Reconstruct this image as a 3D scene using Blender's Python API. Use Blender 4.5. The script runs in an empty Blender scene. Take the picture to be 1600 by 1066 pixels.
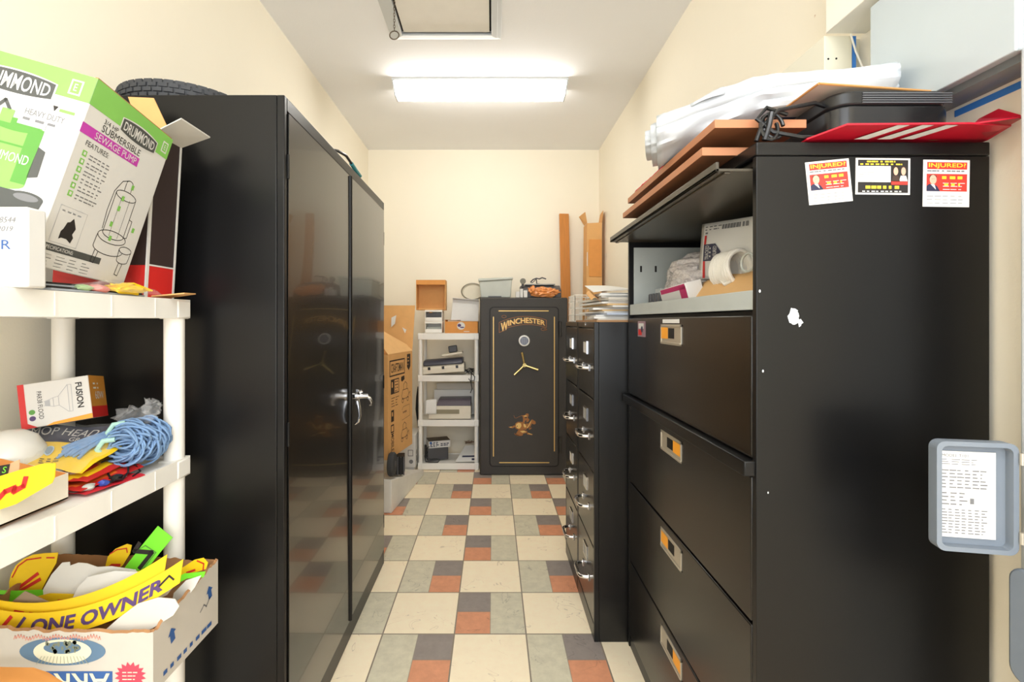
import bpy, bmesh, math, random
from mathutils import Vector, Matrix, noise
PI = math.pi
SC = bpy.context.scene
COL = SC.collection

# ------------------------------------------------------------------ camera, world, lights, exposure
cam_d = bpy.data.cameras.new('camera'); cam = bpy.data.objects.new('camera', cam_d); COL.objects.link(cam)
cam.location = (0, 0, 1.33); cam.rotation_euler = (PI/2, 0, 0)
cam_d.sensor_width = 36; cam_d.lens = 36*732/1600; cam_d.shift_x = 30/1600; cam_d.shift_y = -31/1600
cam_d.clip_start = 0.02
SC.camera = cam
SC.view_settings.view_transform = 'Standard'; SC.view_settings.look = 'None'
SC.view_settings.gamma = 1; SC.view_settings.use_curve_mapping = False
SC.view_settings.exposure = 0.66
SC.cycles.max_bounces = 10; SC.cycles.diffuse_bounces = 6; SC.cycles.glossy_bounces = 5; SC.cycles.transparent_max_bounces = 12
SC.cycles.use_denoising = True
LAMP_STRENGTH = 10.6
W = bpy.data.worlds.new('adjoining_room'); SC.world = W; W.use_nodes = True
W.node_tree.nodes['Background'].inputs[0].default_value = (0.97, 0.985, 1.0, 1)
W.node_tree.nodes['Background'].inputs[1].default_value = 0.65
def area(name, loc, rot, sx, sy, power, col):
    l = bpy.data.lights.new(name, 'AREA'); l.shape = 'RECTANGLE'; l.size = sx; l.size_y = sy; l.energy = power; l.color = col
    o = bpy.data.objects.new(name, l); COL.objects.link(o); o.location = loc; o.rotation_euler = rot; return o
area('front_fill', (0.0, -1.35, 1.75), (PI/2, 0, 0), 1.9, 1.9, 36, (0.95, 0.98, 1.0))  # unseen area light added behind the camera to fill the near surfaces
area('overhead_fill', (-0.1, -0.55, 3.0), (0, 0, 0), 1.2, 0.5, 20, (0.97, 0.99, 1.0))  # overhead fill, also added out of view, brightens the foreground from above

# ------------------------------------------------------------------ helpers
def lin(c):
    r = []
    for v in c:
        v = v/255.0
        r.append(v/12.92 if v <= 0.04045 else ((v+0.055)/1.055)**2.4)
    return (r[0], r[1], r[2], 1)
MATS = {}
def M(name, rgb, rough=0.5, metal=0.0, var=0.06, scale=14, bump=0.0, bscale=120, spec=0.5, coat=0.0, trans=0.0, alpha=1.0, stretch=None):
    if name in MATS: return MATS[name]
    m = bpy.data.materials.new(name); m.use_nodes = True
    nt = m.node_tree; b = nt.nodes['Principled BSDF']
    b.inputs['Roughness'].default_value = rough; b.inputs['Metallic'].default_value = metal
    b.inputs['Specular IOR Level'].default_value = spec; b.inputs['Coat Weight'].default_value = coat
    b.inputs['Transmission Weight'].default_value = trans; b.inputs['Alpha'].default_value = alpha
    tc = nt.nodes.new('ShaderNodeTexCoord')
    vec = tc.outputs['Object']
    if stretch:
        mp = nt.nodes.new('ShaderNodeMapping'); mp.inputs['Scale'].default_value = stretch
        nt.links.new(vec, mp.inputs['Vector']); vec = mp.outputs['Vector']
    n = nt.nodes.new('ShaderNodeTexNoise'); n.inputs['Scale'].default_value = scale; n.inputs['Detail'].default_value = 5
    nt.links.new(vec, n.inputs['Vector'])
    mx = nt.nodes.new('ShaderNodeMix'); mx.data_type = 'RGBA'
    c = lin(rgb); lo = tuple(v*(1-var*1.6) for v in c[:3])+(1,); hi = tuple(min(1, v*(1+var)) for v in c[:3])+(1,)
    mx.inputs['A'].default_value = lo; mx.inputs['B'].default_value = hi
    nt.links.new(n.outputs['Fac'], mx.inputs['Factor']); nt.links.new(mx.outputs['Result'], b.inputs['Base Color'])
    if bump:
        n2 = nt.nodes.new('ShaderNodeTexNoise'); n2.inputs['Scale'].default_value = bscale; n2.inputs['Detail'].default_value = 3
        nt.links.new(tc.outputs['Object'], n2.inputs['Vector'])
        bp = nt.nodes.new('ShaderNodeBump'); bp.inputs['Strength'].default_value = bump; bp.inputs['Distance'].default_value = 0.002
        nt.links.new(n2.outputs['Fac'], bp.inputs['Height']); nt.links.new(bp.outputs['Normal'], b.inputs['Normal'])
    MATS[name] = m
    return m

def P(x, y, Y):                       # a point of the room at distance Y, from where the photograph shows it
    return Vector(((x-770)/732*Y, Y, 1.33-(y-502)/732*Y))

class MB:
    def __init__(s): s.bm = bmesh.new(); s.mi = 0
    def m(s, i): s.mi = i; return s
    def face(s, vs):
        try:
            f = s.bm.faces.new(vs); f.material_index = s.mi; return f
        except ValueError: return None
    def quad(s, *pts): return s.face([s.bm.verts.new(p) for p in pts])
    def box(s, x0, x1, y0, y1, z0, z1, T=None):
        c = [Vector(p) for p in ((x0,y0,z0),(x1,y0,z0),(x1,y1,z0),(x0,y1,z0),(x0,y0,z1),(x1,y0,z1),(x1,y1,z1),(x0,y1,z1))]
        if T is not None: c = [T @ p for p in c]
        v = [s.bm.verts.new(p) for p in c]
        for q in ((0,3,2,1),(4,5,6,7),(0,1,5,4),(1,2,6,5),(2,3,7,6),(3,0,4,7)): s.face([v[i] for i in q])
        return s
    def tube(s, path, r, seg=8, closed=False, caps=True):
        path = [Vector(p) for p in path]; n = len(path); rings = []
        up = None
        for i, p in enumerate(path):
            a = path[(i-1) % n] if (i > 0 or closed) else p
            b = path[(i+1) % n] if (i < n-1 or closed) else p
            t = (b-a)
            if t.length < 1e-9: t = Vector((0,0,1))
            t.normalize()
            if up is None: up = Vector((0,0,1)) if abs(t.z) < 0.9 else Vector((1,0,0))
            u = (up - t*up.dot(t))
            if u.length < 1e-4: u = t.orthogonal()
            u.normalize(); w = t.cross(u); up = u
            rr = r[i] if isinstance(r, (list, tuple)) else r
            rings.append([s.bm.verts.new(p + (u*math.cos(2*PI*k/seg) + w*math.sin(2*PI*k/seg))*rr) for k in range(seg)])
        m = n if closed else n-1
        for i in range(m):
            A, B = rings[i], rings[(i+1) % n]
            for k in range(seg): s.face([A[k], A[(k+1) % seg], B[(k+1) % seg], B[k]])
        if caps and not closed:
            s.face(list(reversed(rings[0]))); s.face(rings[-1])
        return s
    def cyl(s, p0, p1, r0, r1=None, seg=20): return s.tube([p0, p1], [r0, r0 if r1 is None else r1], seg)
    def lathe(s, prof, T, seg=32, closed=False):       # prof (radius, height) about local z of T
        rings = []
        for r, h in prof:
            rings.append([s.bm.verts.new(T @ Vector((r*math.cos(2*PI*k/seg), r*math.sin(2*PI*k/seg), h))) for k in range(seg)])
        n = len(rings)
        for i in range(n if closed else n-1):
            A, B = rings[i], rings[(i+1) % n]
            for k in range(seg): s.face([A[k], A[(k+1) % seg], B[(k+1) % seg], B[k]])
        if not closed:
            s.face(list(reversed(rings[0]))); s.face(rings[-1])
        return s
    def prism(s, pts, ext):                             # polygon pts (3-D) pushed along ext
        ext = Vector(ext); a = [s.bm.verts.new(Vector(p)) for p in pts]; b = [s.bm.verts.new(Vector(p)+ext) for p in pts]
        n = len(pts); s.face(a); s.face(list(reversed(b)))
        for i in range(n): s.face([a[(i+1) % n], a[i], b[i], b[(i+1) % n]])
        return s
    def grid(s, f, nu, nv, thick=None):                 # f(u,v)->point ; optional thickness vector function
        V = [[s.bm.verts.new(f(i/nu, j/nv)) for j in range(nv+1)] for i in range(nu+1)]
        for i in range(nu):
            for j in range(nv): s.face([V[i][j], V[i+1][j], V[i+1][j+1], V[i][j+1]])
        if thick is not None:
            t = Vector(thick); Wv = [[s.bm.verts.new(V[i][j].co+t) for j in range(nv+1)] for i in range(nu+1)]
            for i in range(nu):
                for j in range(nv): s.face([Wv[i][j+1], Wv[i+1][j+1], Wv[i+1][j], Wv[i][j]])
            for i in range(nu):
                s.face([V[i+1][0], V[i][0], Wv[i][0], Wv[i+1][0]]); s.face([V[i][nv], V[i+1][nv], Wv[i+1][nv], Wv[i][nv]])
            for j in range(nv):
                s.face([V[0][j], V[0][j+1], Wv[0][j+1], Wv[0][j]]); s.face([V[nu][j+1], V[nu][j], Wv[nu][j], Wv[nu][j+1]])
        return s
    def blob(s, c, rad, seed=0, amp=0.25, freq=2.2, sub=3, crease=True, flat=None):
        c = Vector(c); rad = Vector(rad)
        r = bmesh.ops.create_icosphere(s.bm, subdivisions=sub, radius=1)
        off = Vector((seed*7.3, seed*3.1, seed*1.7))
        for v in r['verts']:
            d = v.co.normalized()
            n = noise.noise(d*freq+off); n2 = noise.noise(d*freq*2.3+off*2)
            k = 1+amp*((abs(n)*2-0.6) if crease else n)+amp*0.5*n2
            q = Vector((d.x*rad.x, d.y*rad.y, d.z*rad.z))*k
            v.co = c+q
            if flat is not None and v.co.z < flat: v.co.z = flat+0.0005
        for v in r['verts']:
            for f in v.link_faces: f.material_index = s.mi
        return s
    # ---- marks on a plane: F is a 4x4 frame (x right, y up, z out of the surface)
    def rect(s, F, x, y, w, h, d=0.0004):
        return s.quad(*[F @ Vector(p) for p in ((x,y,d),(x+w,y,d),(x+w,y+h,d),(x,y+h,d))])
    def pol(s, F, pts, d=0.0004): return s.face([s.bm.verts.new(F @ Vector((p[0], p[1], d))) for p in pts])
    def disc(s, F, cx, cy, rx, ry=None, d=0.0004, seg=24, a0=0, a1=2*PI):
        ry = rx if ry is None else ry
        return s.pol(F, [(cx+rx*math.cos(a0+(a1-a0)*k/seg), cy+ry*math.sin(a0+(a1-a0)*k/seg)) for k in range(seg if abs(a1-a0) > 6.2 else seg+1)], d)
    def stroke(s, F, pts, w, d=0.0005):
        for i in range(len(pts)-1):
            a, b = Vector(pts[i]), Vector(pts[i+1]); t = b-a
            if t.length < 1e-9: continue
            n = Vector((-t.y, t.x)).normalized()*w/2; e = t.normalized()*w*0.3
            s.pol(F, [a-n-e, b-n+e, b+n+e, a+n-e], d)
    def text(s, F, body, x, y, w, h, d=0.0006, warp=None, bold=0.0, shear=0.0):
        cu = bpy.data.curves.new('lettering', 'FONT'); cu.body = body; cu.resolution_u = 3; cu.offset = bold; cu.shear = shear
        o = bpy.data.objects.new('lettering', cu); COL.objects.link(o)
        dg = bpy.context.evaluated_depsgraph_get(); me = bpy.data.meshes.new_from_object(o.evaluated_get(dg))
        bpy.data.objects.remove(o); bpy.data.curves.remove(cu)
        if not me.vertices: return s
        xs = [v.co.x for v in me.vertices]; ys = [v.co.y for v in me.vertices]
        ax, bx, ay, by = min(xs), max(xs), min(ys), max(ys)
        sx = w/max(1e-9, bx-ax); sy = h/max(1e-9, by-ay)
        vs = []
        for v in me.vertices:
            px, py = x+(v.co.x-ax)*sx, y+(v.co.y-ay)*sy
            if warp: px, py = warp(px, py)
            vs.append(s.bm.verts.new(F @ Vector((px, py, d))))
        for p in me.polygons: s.face([vs[i] for i in p.vertices])
        bpy.data.meshes.remove(me)
        return s
    def lines(s, F, x, y, w, h, n, th=0.45, seed=1, dash=4, d=0.0005):   # unreadable small print
        R = random.Random(seed)
        for i in range(n):
            yy = y+h-(i+0.8)*h/n; xx = x
            for k in range(dash):
                ln = w/dash*R.uniform(0.45, 0.93)
                if k == dash-1 and R.random() < 0.4: ln *= 0.4
                s.rect(F, xx, yy, ln, h/n*th, d); xx += w/dash
        return s

ORIG = {}
def frame(o, u, v):
    u = Vector(u).normalized(); v = Vector(v); v = (v-u*v.dot(u)).normalized(); n = u.cross(v)
    F = Matrix((u, v, n)).transposed().to_4x4(); F.translation = Vector(o); return F
def to_mesh(name, mb, mats, shift, smooth):
    bm = mb.bm
    bmesh.ops.recalc_face_normals(bm, faces=bm.faces[:]) if smooth != 'raw' else None
    for v in bm.verts: v.co -= shift
    me = bpy.data.meshes.new(name); bm.to_mesh(me); bm.free()
    if not isinstance(mats, (list, tuple)): mats = [mats]
    for m in mats: me.materials.append(m)
    if smooth:
        for p in me.polygons: p.use_smooth = True
        me.set_sharp_from_angle(angle=math.radians(35))
    return me
def mods(o, bevel, solid):
    if solid:
        md = o.modifiers.new('thickness', 'SOLIDIFY'); md.thickness = solid; md.offset = 0
    if bevel:
        md = o.modifiers.new('bevel', 'BEVEL'); md.width = bevel; md.segments = 2; md.limit_method = 'ANGLE'; md.angle_limit = math.radians(40)
        md.harden_normals = False
def obj(name, mb, mats, parent=None, bevel=0, smooth=True, solid=0, label=None):
    org = ORIG[parent.name] if parent else Vector((0,0,0))
    o = bpy.data.objects.new(name, to_mesh(name, mb, mats, org, smooth)); COL.objects.link(o)
    mods(o, bevel, solid)
    if parent: o.parent = parent; ORIG[o.name] = org
    if label: o['label'] = label
    return o
def thing(name, label, cat, loc, group=None):
    o = bpy.data.objects.new(name, None); COL.objects.link(o); o.location = loc; o.empty_display_size = 0.05
    o['label'] = label; o['category'] = cat
    if group: o['group'] = group
    ORIG[o.name] = Vector(loc); return o
def solo(name, mb, mats, label, cat, group=None, bevel=0, smooth=True, solid=0, kind=None):
    xs = [v.co for v in mb.bm.verts]
    b = Vector(((min(p.x for p in xs)+max(p.x for p in xs))/2, (min(p.y for p in xs)+max(p.y for p in xs))/2, min(p.z for p in xs)))
    o = bpy.data.objects.new(name, to_mesh(name, mb, mats, b, smooth)); COL.objects.link(o); o.location = b
    o['label'] = label; o['category'] = cat
    if group: o['group'] = group
    if kind: o['kind'] = kind
    mods(o, bevel, solid); ORIG[o.name] = b
    return o
def struct(name, mb, mats, label, bevel=0):
    o = obj(name, mb, mats, bevel=bevel, smooth=False); o['kind'] = 'structure'; o['label'] = label; o['category'] = name.split('_')[0]; ORIG[o.name] = Vector((0,0,0)); return o

# ------------------------------------------------------------------ materials
wall_m = M('cream_wall_paint', (246, 239, 222), 0.75, var=0.015, scale=3, bump=0.12, bscale=160)
ceil_m = M('ceiling_paint', (243, 244, 246), 0.8, var=0.015, scale=3, bump=0.25, bscale=90)
trim_m = M('white_trim_paint', (206, 210, 212), 0.45, var=0.02)
black_side = M('black_enamel_steel', (14, 14, 15), 0.33, var=0.12, scale=5, bump=0.06, bscale=500, spec=0.32)
black_door = M('polished_black_steel', (15, 13, 11), 0.19, var=0.15, scale=3, bump=0.03, bscale=9, spec=0.9, coat=0.35)
black_drawer = M('black_drawer_steel', (20, 17, 14), 0.27, var=0.12, scale=4, bump=0.03, bscale=400)
file_m = M('black_file_steel', (14, 14, 14), 0.3, var=0.12, scale=6, bump=0.05, bscale=500)
file_front = M('black_file_front', (18, 16, 13), 0.2, var=0.12, scale=6)
gap_m = M('dark_gap', (8, 8, 8), 0.6)
safe_m = M('charcoal_textured_steel', (58, 55, 52), 0.55, var=0.1, scale=9, bump=0.5, bscale=420)
gold = M('gold_paint', (222, 186, 112), 0.4, 0.3)
gold2 = M('bronze_paint', (160, 104, 52), 0.45, 0.2)
brass = M('brass', (226, 205, 140), 0.22, 1.0)
chrome = M('chrome', (225, 225, 228), 0.12, 1.0, var=0.02)
steel = M('brushed_steel', (196, 188, 172), 0.35, 0.6)
greyint = M('grey_interior_steel', (176, 182, 180), 0.5)
white_pl = M('white_plastic', (240, 238, 232), 0.42, var=0.02)
white_card = M('white_card', (216, 215, 212), 0.6, var=0.02)
paper = M('white_paper', (226, 225, 221), 0.7, var=0.02)
paper2 = M('off_white_paper', (212, 207, 196), 0.7, var=0.04)
kraft = M('kraft_cardboard', (224, 172, 110), 0.8, var=0.06, scale=20, bump=0.1, bscale=60)
kraft_o = M('orange_kraft_cardboard', (222, 152, 80), 0.8, var=0.06, scale=20)
kraft_d = M('raw_cardboard', (176, 130, 88), 0.85, var=0.12, scale=30, bump=0.3, bscale=70)
black_ink = M('black_ink', (38, 34, 32), 0.6)
grey_ink = M('grey_ink', (120, 120, 122), 0.6)
lgrey_ink = M('pale_grey_ink', (178, 180, 184), 0.6)
brown_ink = M('brown_ink', (92, 62, 38), 0.7)
green = M('lime_green_print', (132, 196, 92), 0.5)
green_d = M('dark_green_print', (88, 150, 62), 0.5)
green_hi = M('bright_green_board', (122, 228, 48), 0.5)
magenta = M('magenta_print', (192, 62, 172), 0.5)
yellow = M('yellow_print', (244, 204, 24), 0.5, var=0.03)
red = M('red_print', (206, 40, 36), 0.5)
orange = M('orange_print', (244, 164, 44), 0.5)
navy = M('navy_print', (42, 46, 74), 0.5)
blue = M('blue_print', (46, 88, 150), 0.5)
skyblue = M('blue_yarn', (124, 158, 200), 0.85, var=0.2, scale=60)
purple_ink = M('purple_ink', (86, 62, 112), 0.6)
skin = M('printed_skin_tone', (226, 176, 150), 0.6)
grey_box = M('grey_painted_metal', (124, 133, 144), 0.45)
grey_pl = M('grey_plastic', (190, 194, 186), 0.5)
dkgrey_pl = M('dark_grey_plastic', (78, 78, 82), 0.45)
black_pl = M('black_plastic', (26, 26, 27), 0.3)
black_rub = M('black_rubber', (58, 60, 64), 0.7, bump=0.2, bscale=200)
beige_pl = M('beige_plastic', (226, 218, 200), 0.45)
wood = M('brown_laminate_board', (140, 92, 62), 0.5, var=0.15, scale=6, stretch=(1, 12, 12))
wood_e = M('board_edge', (190, 128, 90), 0.55, var=0.1, scale=8)
pine = M('amber_pine', (206, 134, 58), 0.6, var=0.2, scale=5, stretch=(14, 14, 1))
vinyl = M('white_vinyl_sheet', (202, 208, 214), 0.45, var=0.02)
def clear_mat(name, rgb, fac):
    m = bpy.data.materials.new(name); m.use_nodes = True; nt = m.node_tree; b = nt.nodes['Principled BSDF']
    b.inputs['Base Color'].default_value = lin(rgb); b.inputs['Roughness'].default_value = 0.18
    n = nt.nodes.new('ShaderNodeTexNoise'); n.inputs['Scale'].default_value = 30
    mr = nt.nodes.new('ShaderNodeMapRange'); mr.inputs['To Min'].default_value = fac*0.5; mr.inputs['To Max'].default_value = min(1, fac*1.5)
    nt.links.new(n.outputs['Fac'], mr.inputs['Value']); nt.links.new(mr.outputs['Result'], b.inputs['Alpha'])
    return m
clear_pl = clear_mat('clear_plastic_film', (236, 238, 240), 0.10)
milky_pl = clear_mat('milky_plastic_bag', (240, 232, 228), 0.55)
def emit(name, rgb, s):
    m = bpy.data.materials.new(name); m.use_nodes = True; b = m.node_tree.nodes['Principled BSDF']
    b.inputs['Base Color'].default_value = (0.9, 0.9, 0.9, 1)
    b.inputs['Emission Color'].default_value = lin(rgb); b.inputs['Emission Strength'].default_value = s; return m
lamp_m = emit('lit_lamp_diffuser', (255, 252, 245), LAMP_STRENGTH)

def floor_material():
    m = bpy.data.materials.new('slate_look_floor_tiles'); m.use_nodes = True; nt = m.node_tree; L = nt.links
    b = nt.nodes['Principled BSDF']; tc = nt.nodes.new('ShaderNodeTexCoord'); sp = nt.nodes.new('ShaderNodeSeparateXYZ')
    L.new(tc.outputs['Object'], sp.inputs[0])
    def mt(op, a, c=None, cc=None):
        n = nt.nodes.new('ShaderNodeMath'); n.operation = op
        for i, v in enumerate((a, c, cc)):
            if v is None: continue
            if isinstance(v, (int, float)): n.inputs[i].default_value = v
            else: L.new(v, n.inputs[i])
        return n.outputs[0]
    T = 0.3048
    fx = mt('ADD', mt('DIVIDE', mt('SUBTRACT', sp.outputs['X'], 0.1415), T), 100)
    fy = mt('ADD', mt('DIVIDE', mt('SUBTRACT', sp.outputs['Y'], 1.991), T), 100)
    i = mt('FLOOR', fx); j = mt('FLOOR', fy); u = mt('FRACT', fx); v = mt('FRACT', fy)
    par = mt('MODULO', mt('ADD', i, j), 2)               # 1 = mixed tile
    jp = mt('MODULO', j, 2)                              # 1 = green on the left
    u2 = mt('ADD', mt('MULTIPLY', u, jp), mt('MULTIPLY', mt('SUBTRACT', 1, u), mt('SUBTRACT', 1, jp)))
    small = mt('MULTIPLY', mt('GREATER_THAN', u2, 0.5), par)
    dark = mt('MULTIPLY', small, mt('GREATER_THAN', v, 0.5))
    edge = mt('MINIMUM', mt('MINIMUM', u, mt('SUBTRACT', 1, u)), mt('MINIMUM', v, mt('SUBTRACT', 1, v)))
    g1 = mt('LESS_THAN', edge, 0.0095)
    g2 = mt('MULTIPLY', par, mt('LESS_THAN', mt('ABSOLUTE', mt('SUBTRACT', u, 0.5)), 0.006))
    g3 = mt('MULTIPLY', small, mt('LESS_THAN', mt('ABSOLUTE', mt('SUBTRACT', v, 0.5)), 0.006))
    grout = mt('MAXIMUM', g1, mt('MULTIPLY', mt('MAXIMUM', g2, g3), 0.55))
    def mix(f, a, c):
        n = nt.nodes.new('ShaderNodeMix'); n.data_type = 'RGBA'; L.new(f, n.inputs['Factor'])
        for k, w in (('A', a), ('B', c)):
            if isinstance(w, tuple): n.inputs[k].default_value = w
            else: L.new(w, n.inputs[k])
        return n.outputs['Result']
    col = mix(par, lin((255, 239, 208)), lin((212, 205, 181)))
    col = mix(small, col, lin((220, 152, 116)))
    col = mix(dark, col, lin((148, 138, 132)))
    def nz(sc, det, rough=0.6, dist=0.0, off=0):
        mp = nt.nodes.new('ShaderNodeMapping'); L.new(tc.outputs['Object'], mp.inputs['Vector']); mp.inputs['Location'].default_value = (off, off*2, 0)
        n = nt.nodes.new('ShaderNodeTexNoise'); n.inputs['Scale'].default_value = sc; n.inputs['Detail'].default_value = det
        n.inputs['Roughness'].default_value = rough; n.inputs['Distortion'].default_value = dist; L.new(mp.outputs['Vector'], n.inputs['Vector']); return n.outputs['Fac']
    n1 = nz(22, 8, 0.7)
    vein = mt('LESS_THAN', mt('ABSOLUTE', mt('SUBTRACT', nz(5.5, 3, 0.5, 1.2, 3), 0.5)), 0.0045)
    vmask = mt('GREATER_THAN', nz(7, 2, 0.5, 0, 9), 0.53)
    vein = mt('MULTIPLY', mt('MULTIPLY', vein, vmask), 0.24)
    shade = mt('SUBTRACT', mt('ADD', mt('MULTIPLY', n1, mt('ADD', 0.22, mt('MULTIPLY', par, 0.35))), mt('SUBTRACT', 0.90, mt('MULTIPLY', par, 0.17))), vein)
    ms = nt.nodes.new('ShaderNodeMix'); ms.data_type = 'RGBA'; ms.blend_type = 'MULTIPLY'; ms.inputs['Factor'].default_value = 1
    cb = nt.nodes.new('ShaderNodeCombineColor'); [L.new(shade, cb.inputs[k]) for k in range(3)]
    L.new(col, ms.inputs['A']); L.new(cb.outputs[0], ms.inputs['B'])
    col = mix(grout, ms.outputs['Result'], lin((140, 128, 112)))
    L.new(col, b.inputs['Base Color']); b.inputs['Roughness'].default_value = 0.42
    bp = nt.nodes.new('ShaderNodeBump'); bp.inputs['Strength'].default_value = 0.35; bp.inputs['Distance'].default_value = 0.003
    L.new(mt('SUBTRACT', mt('MULTIPLY', n1, 0.5), grout), bp.inputs['Height']); L.new(bp.outputs['Normal'], b.inputs['Normal'])
    return m

# ------------------------------------------------------------------ the room
XL, XR, YB, ZC, YN = -1.25, 1.066, 4.70, 3.05, -1.5
struct('floor', MB().box(XL-0.1, XR+0.1, YN, YB+0.1, -0.1, 0), floor_material(), 'slate look tiled floor in cream, green grey, charcoal and rust')
struct('ceiling', MB().box(XL-0.1, XR+0.1, YN, YB+0.1, ZC, ZC+0.1), ceil_m, 'plain off white ceiling')
struct('wall_left', MB().box(XL-0.1, XL, YN, YB+0.1, 0, ZC), wall_m, 'cream wall on the left')
struct('wall_right', MB().box(XR, XR+0.1, YN, YB+0.1, 0, ZC), wall_m, 'cream wall on the right')
struct('wall_back', MB().box(XL, XR, YB, YB+0.1, 0, ZC), wall_m, 'cream back wall behind the gun safe')
struct('trim_1', MB().box(0.99, XR, 0.60, 0.88, 0, 2.62), trim_m, 'white door casing at the right edge', bevel=0.004)

# ceiling lamp
t = thing('ceiling_light', 'long lit wraparound lamp on the ceiling above the aisle', 'ceiling light', (-0.09, 3.385, 3.05))
x0, x1 = -0.714, 0.534
prof = [(3.31, 3.03), (3.335, 2.94), (3.43, 2.94), (3.455, 3.03)]
mb = MB(); vs = [[mb.bm.verts.new((x+dx*(0.012 if z < 3 else 0), y, z)) for y, z in prof] for x, dx in ((x0+0.012, 1), (x1-0.012, -1))]
for k in range(3): mb.face([vs[0][k], vs[1][k], vs[1][k+1], vs[0][k+1]])
mb.face(vs[0]); mb.face(vs[1]); mb.face([vs[0][0], vs[1][0], vs[1][3], vs[0][3]])
obj('diffuser', mb, lamp_m, t, smooth=False)
obj('lamp_base', MB().box(x0, x1, 3.305, 3.46, 3.031, 3.0495), trim_m, t)
for xa, s in ((x0, 1), (x1, -1)):
    mb = MB().prism([(xa+s*(0.0115+0.012*(z < 3)), y, z) for y, z in [(3.306, 3.03), (3.333, 2.937), (3.432, 2.937), (3.459, 3.03)]], (-s*0.010, 0, 0))
    obj('end_cap', mb, trim_m, t)

# attic hatch
t = thing('attic_hatch', 'white framed attic hatch in the ceiling in front of the lamp', 'hatch', (-0.28, 2.15, 3.05))
ox0, ox1, oy0, oy1 = -0.615, 0.05, 1.35, 2.85; ix0, ix1, iy0, iy1 = -0.536, -0.008, 1.43, 2.773
mb = MB()
for a, b in ((((ox0,oy1),(ox1,oy1)), ((ix1,iy1),(ix0,iy1))), (((ox1,oy1),(ox1,oy0)), ((ix1,iy0),(ix1,iy1))), (((ox1,oy0),(ox0,oy0)), ((ix0,iy0),(ix1,iy0))), (((ox0,oy0),(ox0,oy1)), ((ix0,iy1),(ix0,iy0)))):
    (p, q), (r, s) = a, b
    lo = [(p[0],p[1],3.044), (q[0],q[1],3.044), (r[0],r[1],3.026), (s[0],s[1],3.026)]
    mb.prism([(x, y, z) for x, y, z in lo], (0, 0, 0.0055)); 
    mid = [((p[0]*0.6+s[0]*0.4), (p[1]*0.6+s[1]*0.4), 3.030), ((q[0]*0.6+r[0]*0.4), (q[1]*0.6+r[1]*0.4), 3.030), (r[0], r[1], 3.022), (s[0], s[1], 3.022)]
    mb.prism(mid, (0, 0, 0.012))
obj('frame', mb, trim_m, t, bevel=0.002)
obj('panel', MB().box(ix0+0.012, ix1-0.012, iy0+0.01, iy1-0.012, 3.034, 3.048), M('hatch_panel_paint', (238, 235, 228), 0.6, var=0.03), t)
obj('gap_backing', MB().box(ix0, ix1, iy0, iy1, 3.0465, 3.0495), gap_m, t)  # near-black sheet that colours the gap round the hatch panel dark
cx, cy = -0.515, 2.45
mb = MB()
for k in range(12):
    z = 3.034-k*0.0155
    T = Matrix.Translation((cx, cy, z-0.008)) @ Matrix.Rotation(PI/2*(k % 2)+0.4, 4, 'Z')
    mb.tube([T @ Vector((0.0042*math.cos(a), 0, 0.0098*math.sin(a))) for a in [2*PI*i/10 for i in range(10)]], 0.0016, 6, closed=True)
ch = obj('chain', mb, M('dull_chain_metal', (110, 100, 88), 0.4, 0.8), t)
zr = 3.034-12*0.0155-0.022
obj('ring', MB().tube([(cx+0.024*math.cos(a), cy+0.004*math.sin(a), zr+0.024*math.sin(a)) for a in [2*PI*i/24 for i in range(24)]], 0.0032, 8, closed=True), M('dull_chain_metal', (110, 100, 88)), ch)

# ------------------------------------------------------------------ left steel storage cabinet
t = thing('storage_cabinet', 'tall glossy black two door steel cabinet along left wall', 'cabinet', (-0.9, 1.96, 0))
cX0, cX1, cY0, cY1, cZ = -1.203, -0.598, 1.344, 2.576, 1.98
mb = MB().box(cX0, cX1-0.022, cY0, cY1, 0, cZ)
mb.box(cX1-0.022, cX1, cY0, cY0+0.018, 0, cZ).box(cX1-0.022, cX1, cY1-0.018, cY1, 0, cZ).box(cX1-0.022, cX1, cY0+0.018, cY1-0.018, 1.94, cZ).box(cX1-0.022, cX1, cY0+0.018, cY1-0.018, 0, 0.08)
obj('body', mb, black_side, t, bevel=0.0025)
def cab_door(y0, y1):
    def f(u, v):
        y = y0+(y1-y0)*u; z = 0.086+(1.934-0.086)*v
        return Vector((-0.5945+0.0012*math.sin(u*PI)*math.sin(v*PI*3)+0.0016*math.sin(v*7+u*2), y, z))
    mb = MB().grid(f, 14, 40, (-0.02, 0, 0)); return obj('door', mb, black_door, t)
dn = cab_door(1.365, 1.954); df = cab_door(1.962, 2.555)
obj('lip', MB().tube([(-0.594, 1.950, 0.087), (-0.594, 1.950, 1.933)], 0.0095, 12), black_side, dn)
for z in (1.78, 1.0, 0.24):
    obj('hinge', MB().cyl((-0.596, 1.3645, z-0.035), (-0.596, 1.3645, z+0.035), 0.004, seg=10), black_side, dn)
    obj('hinge', MB().cyl((-0.596, 2.5555, z-0.035), (-0.596, 2.5555, z+0.035), 0.004, seg=10), black_side, df)
hy, hz = 1.985, 1.012
mb = MB().cyl((-0.594, hy, hz), (-0.527, hy, hz), 0.0125, 0.0095)
mb.cyl((-0.578, hy, hz), (-0.568, hy, hz), 0.021, 0.021)
mb.box(-0.579, -0.568, hy-0.008, hy+0.008, hz-0.034, hz+0.030)
mb.tube([(-0.533, hy, hz-0.002), (-0.522, hy, hz-0.010), (-0.513, hy, hz-0.026), (-0.514, hy, hz-0.036), (-0.522, hy, hz-0.038)], [0.008, 0.0075, 0.006, 0.005, 0.004], 10)
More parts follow.
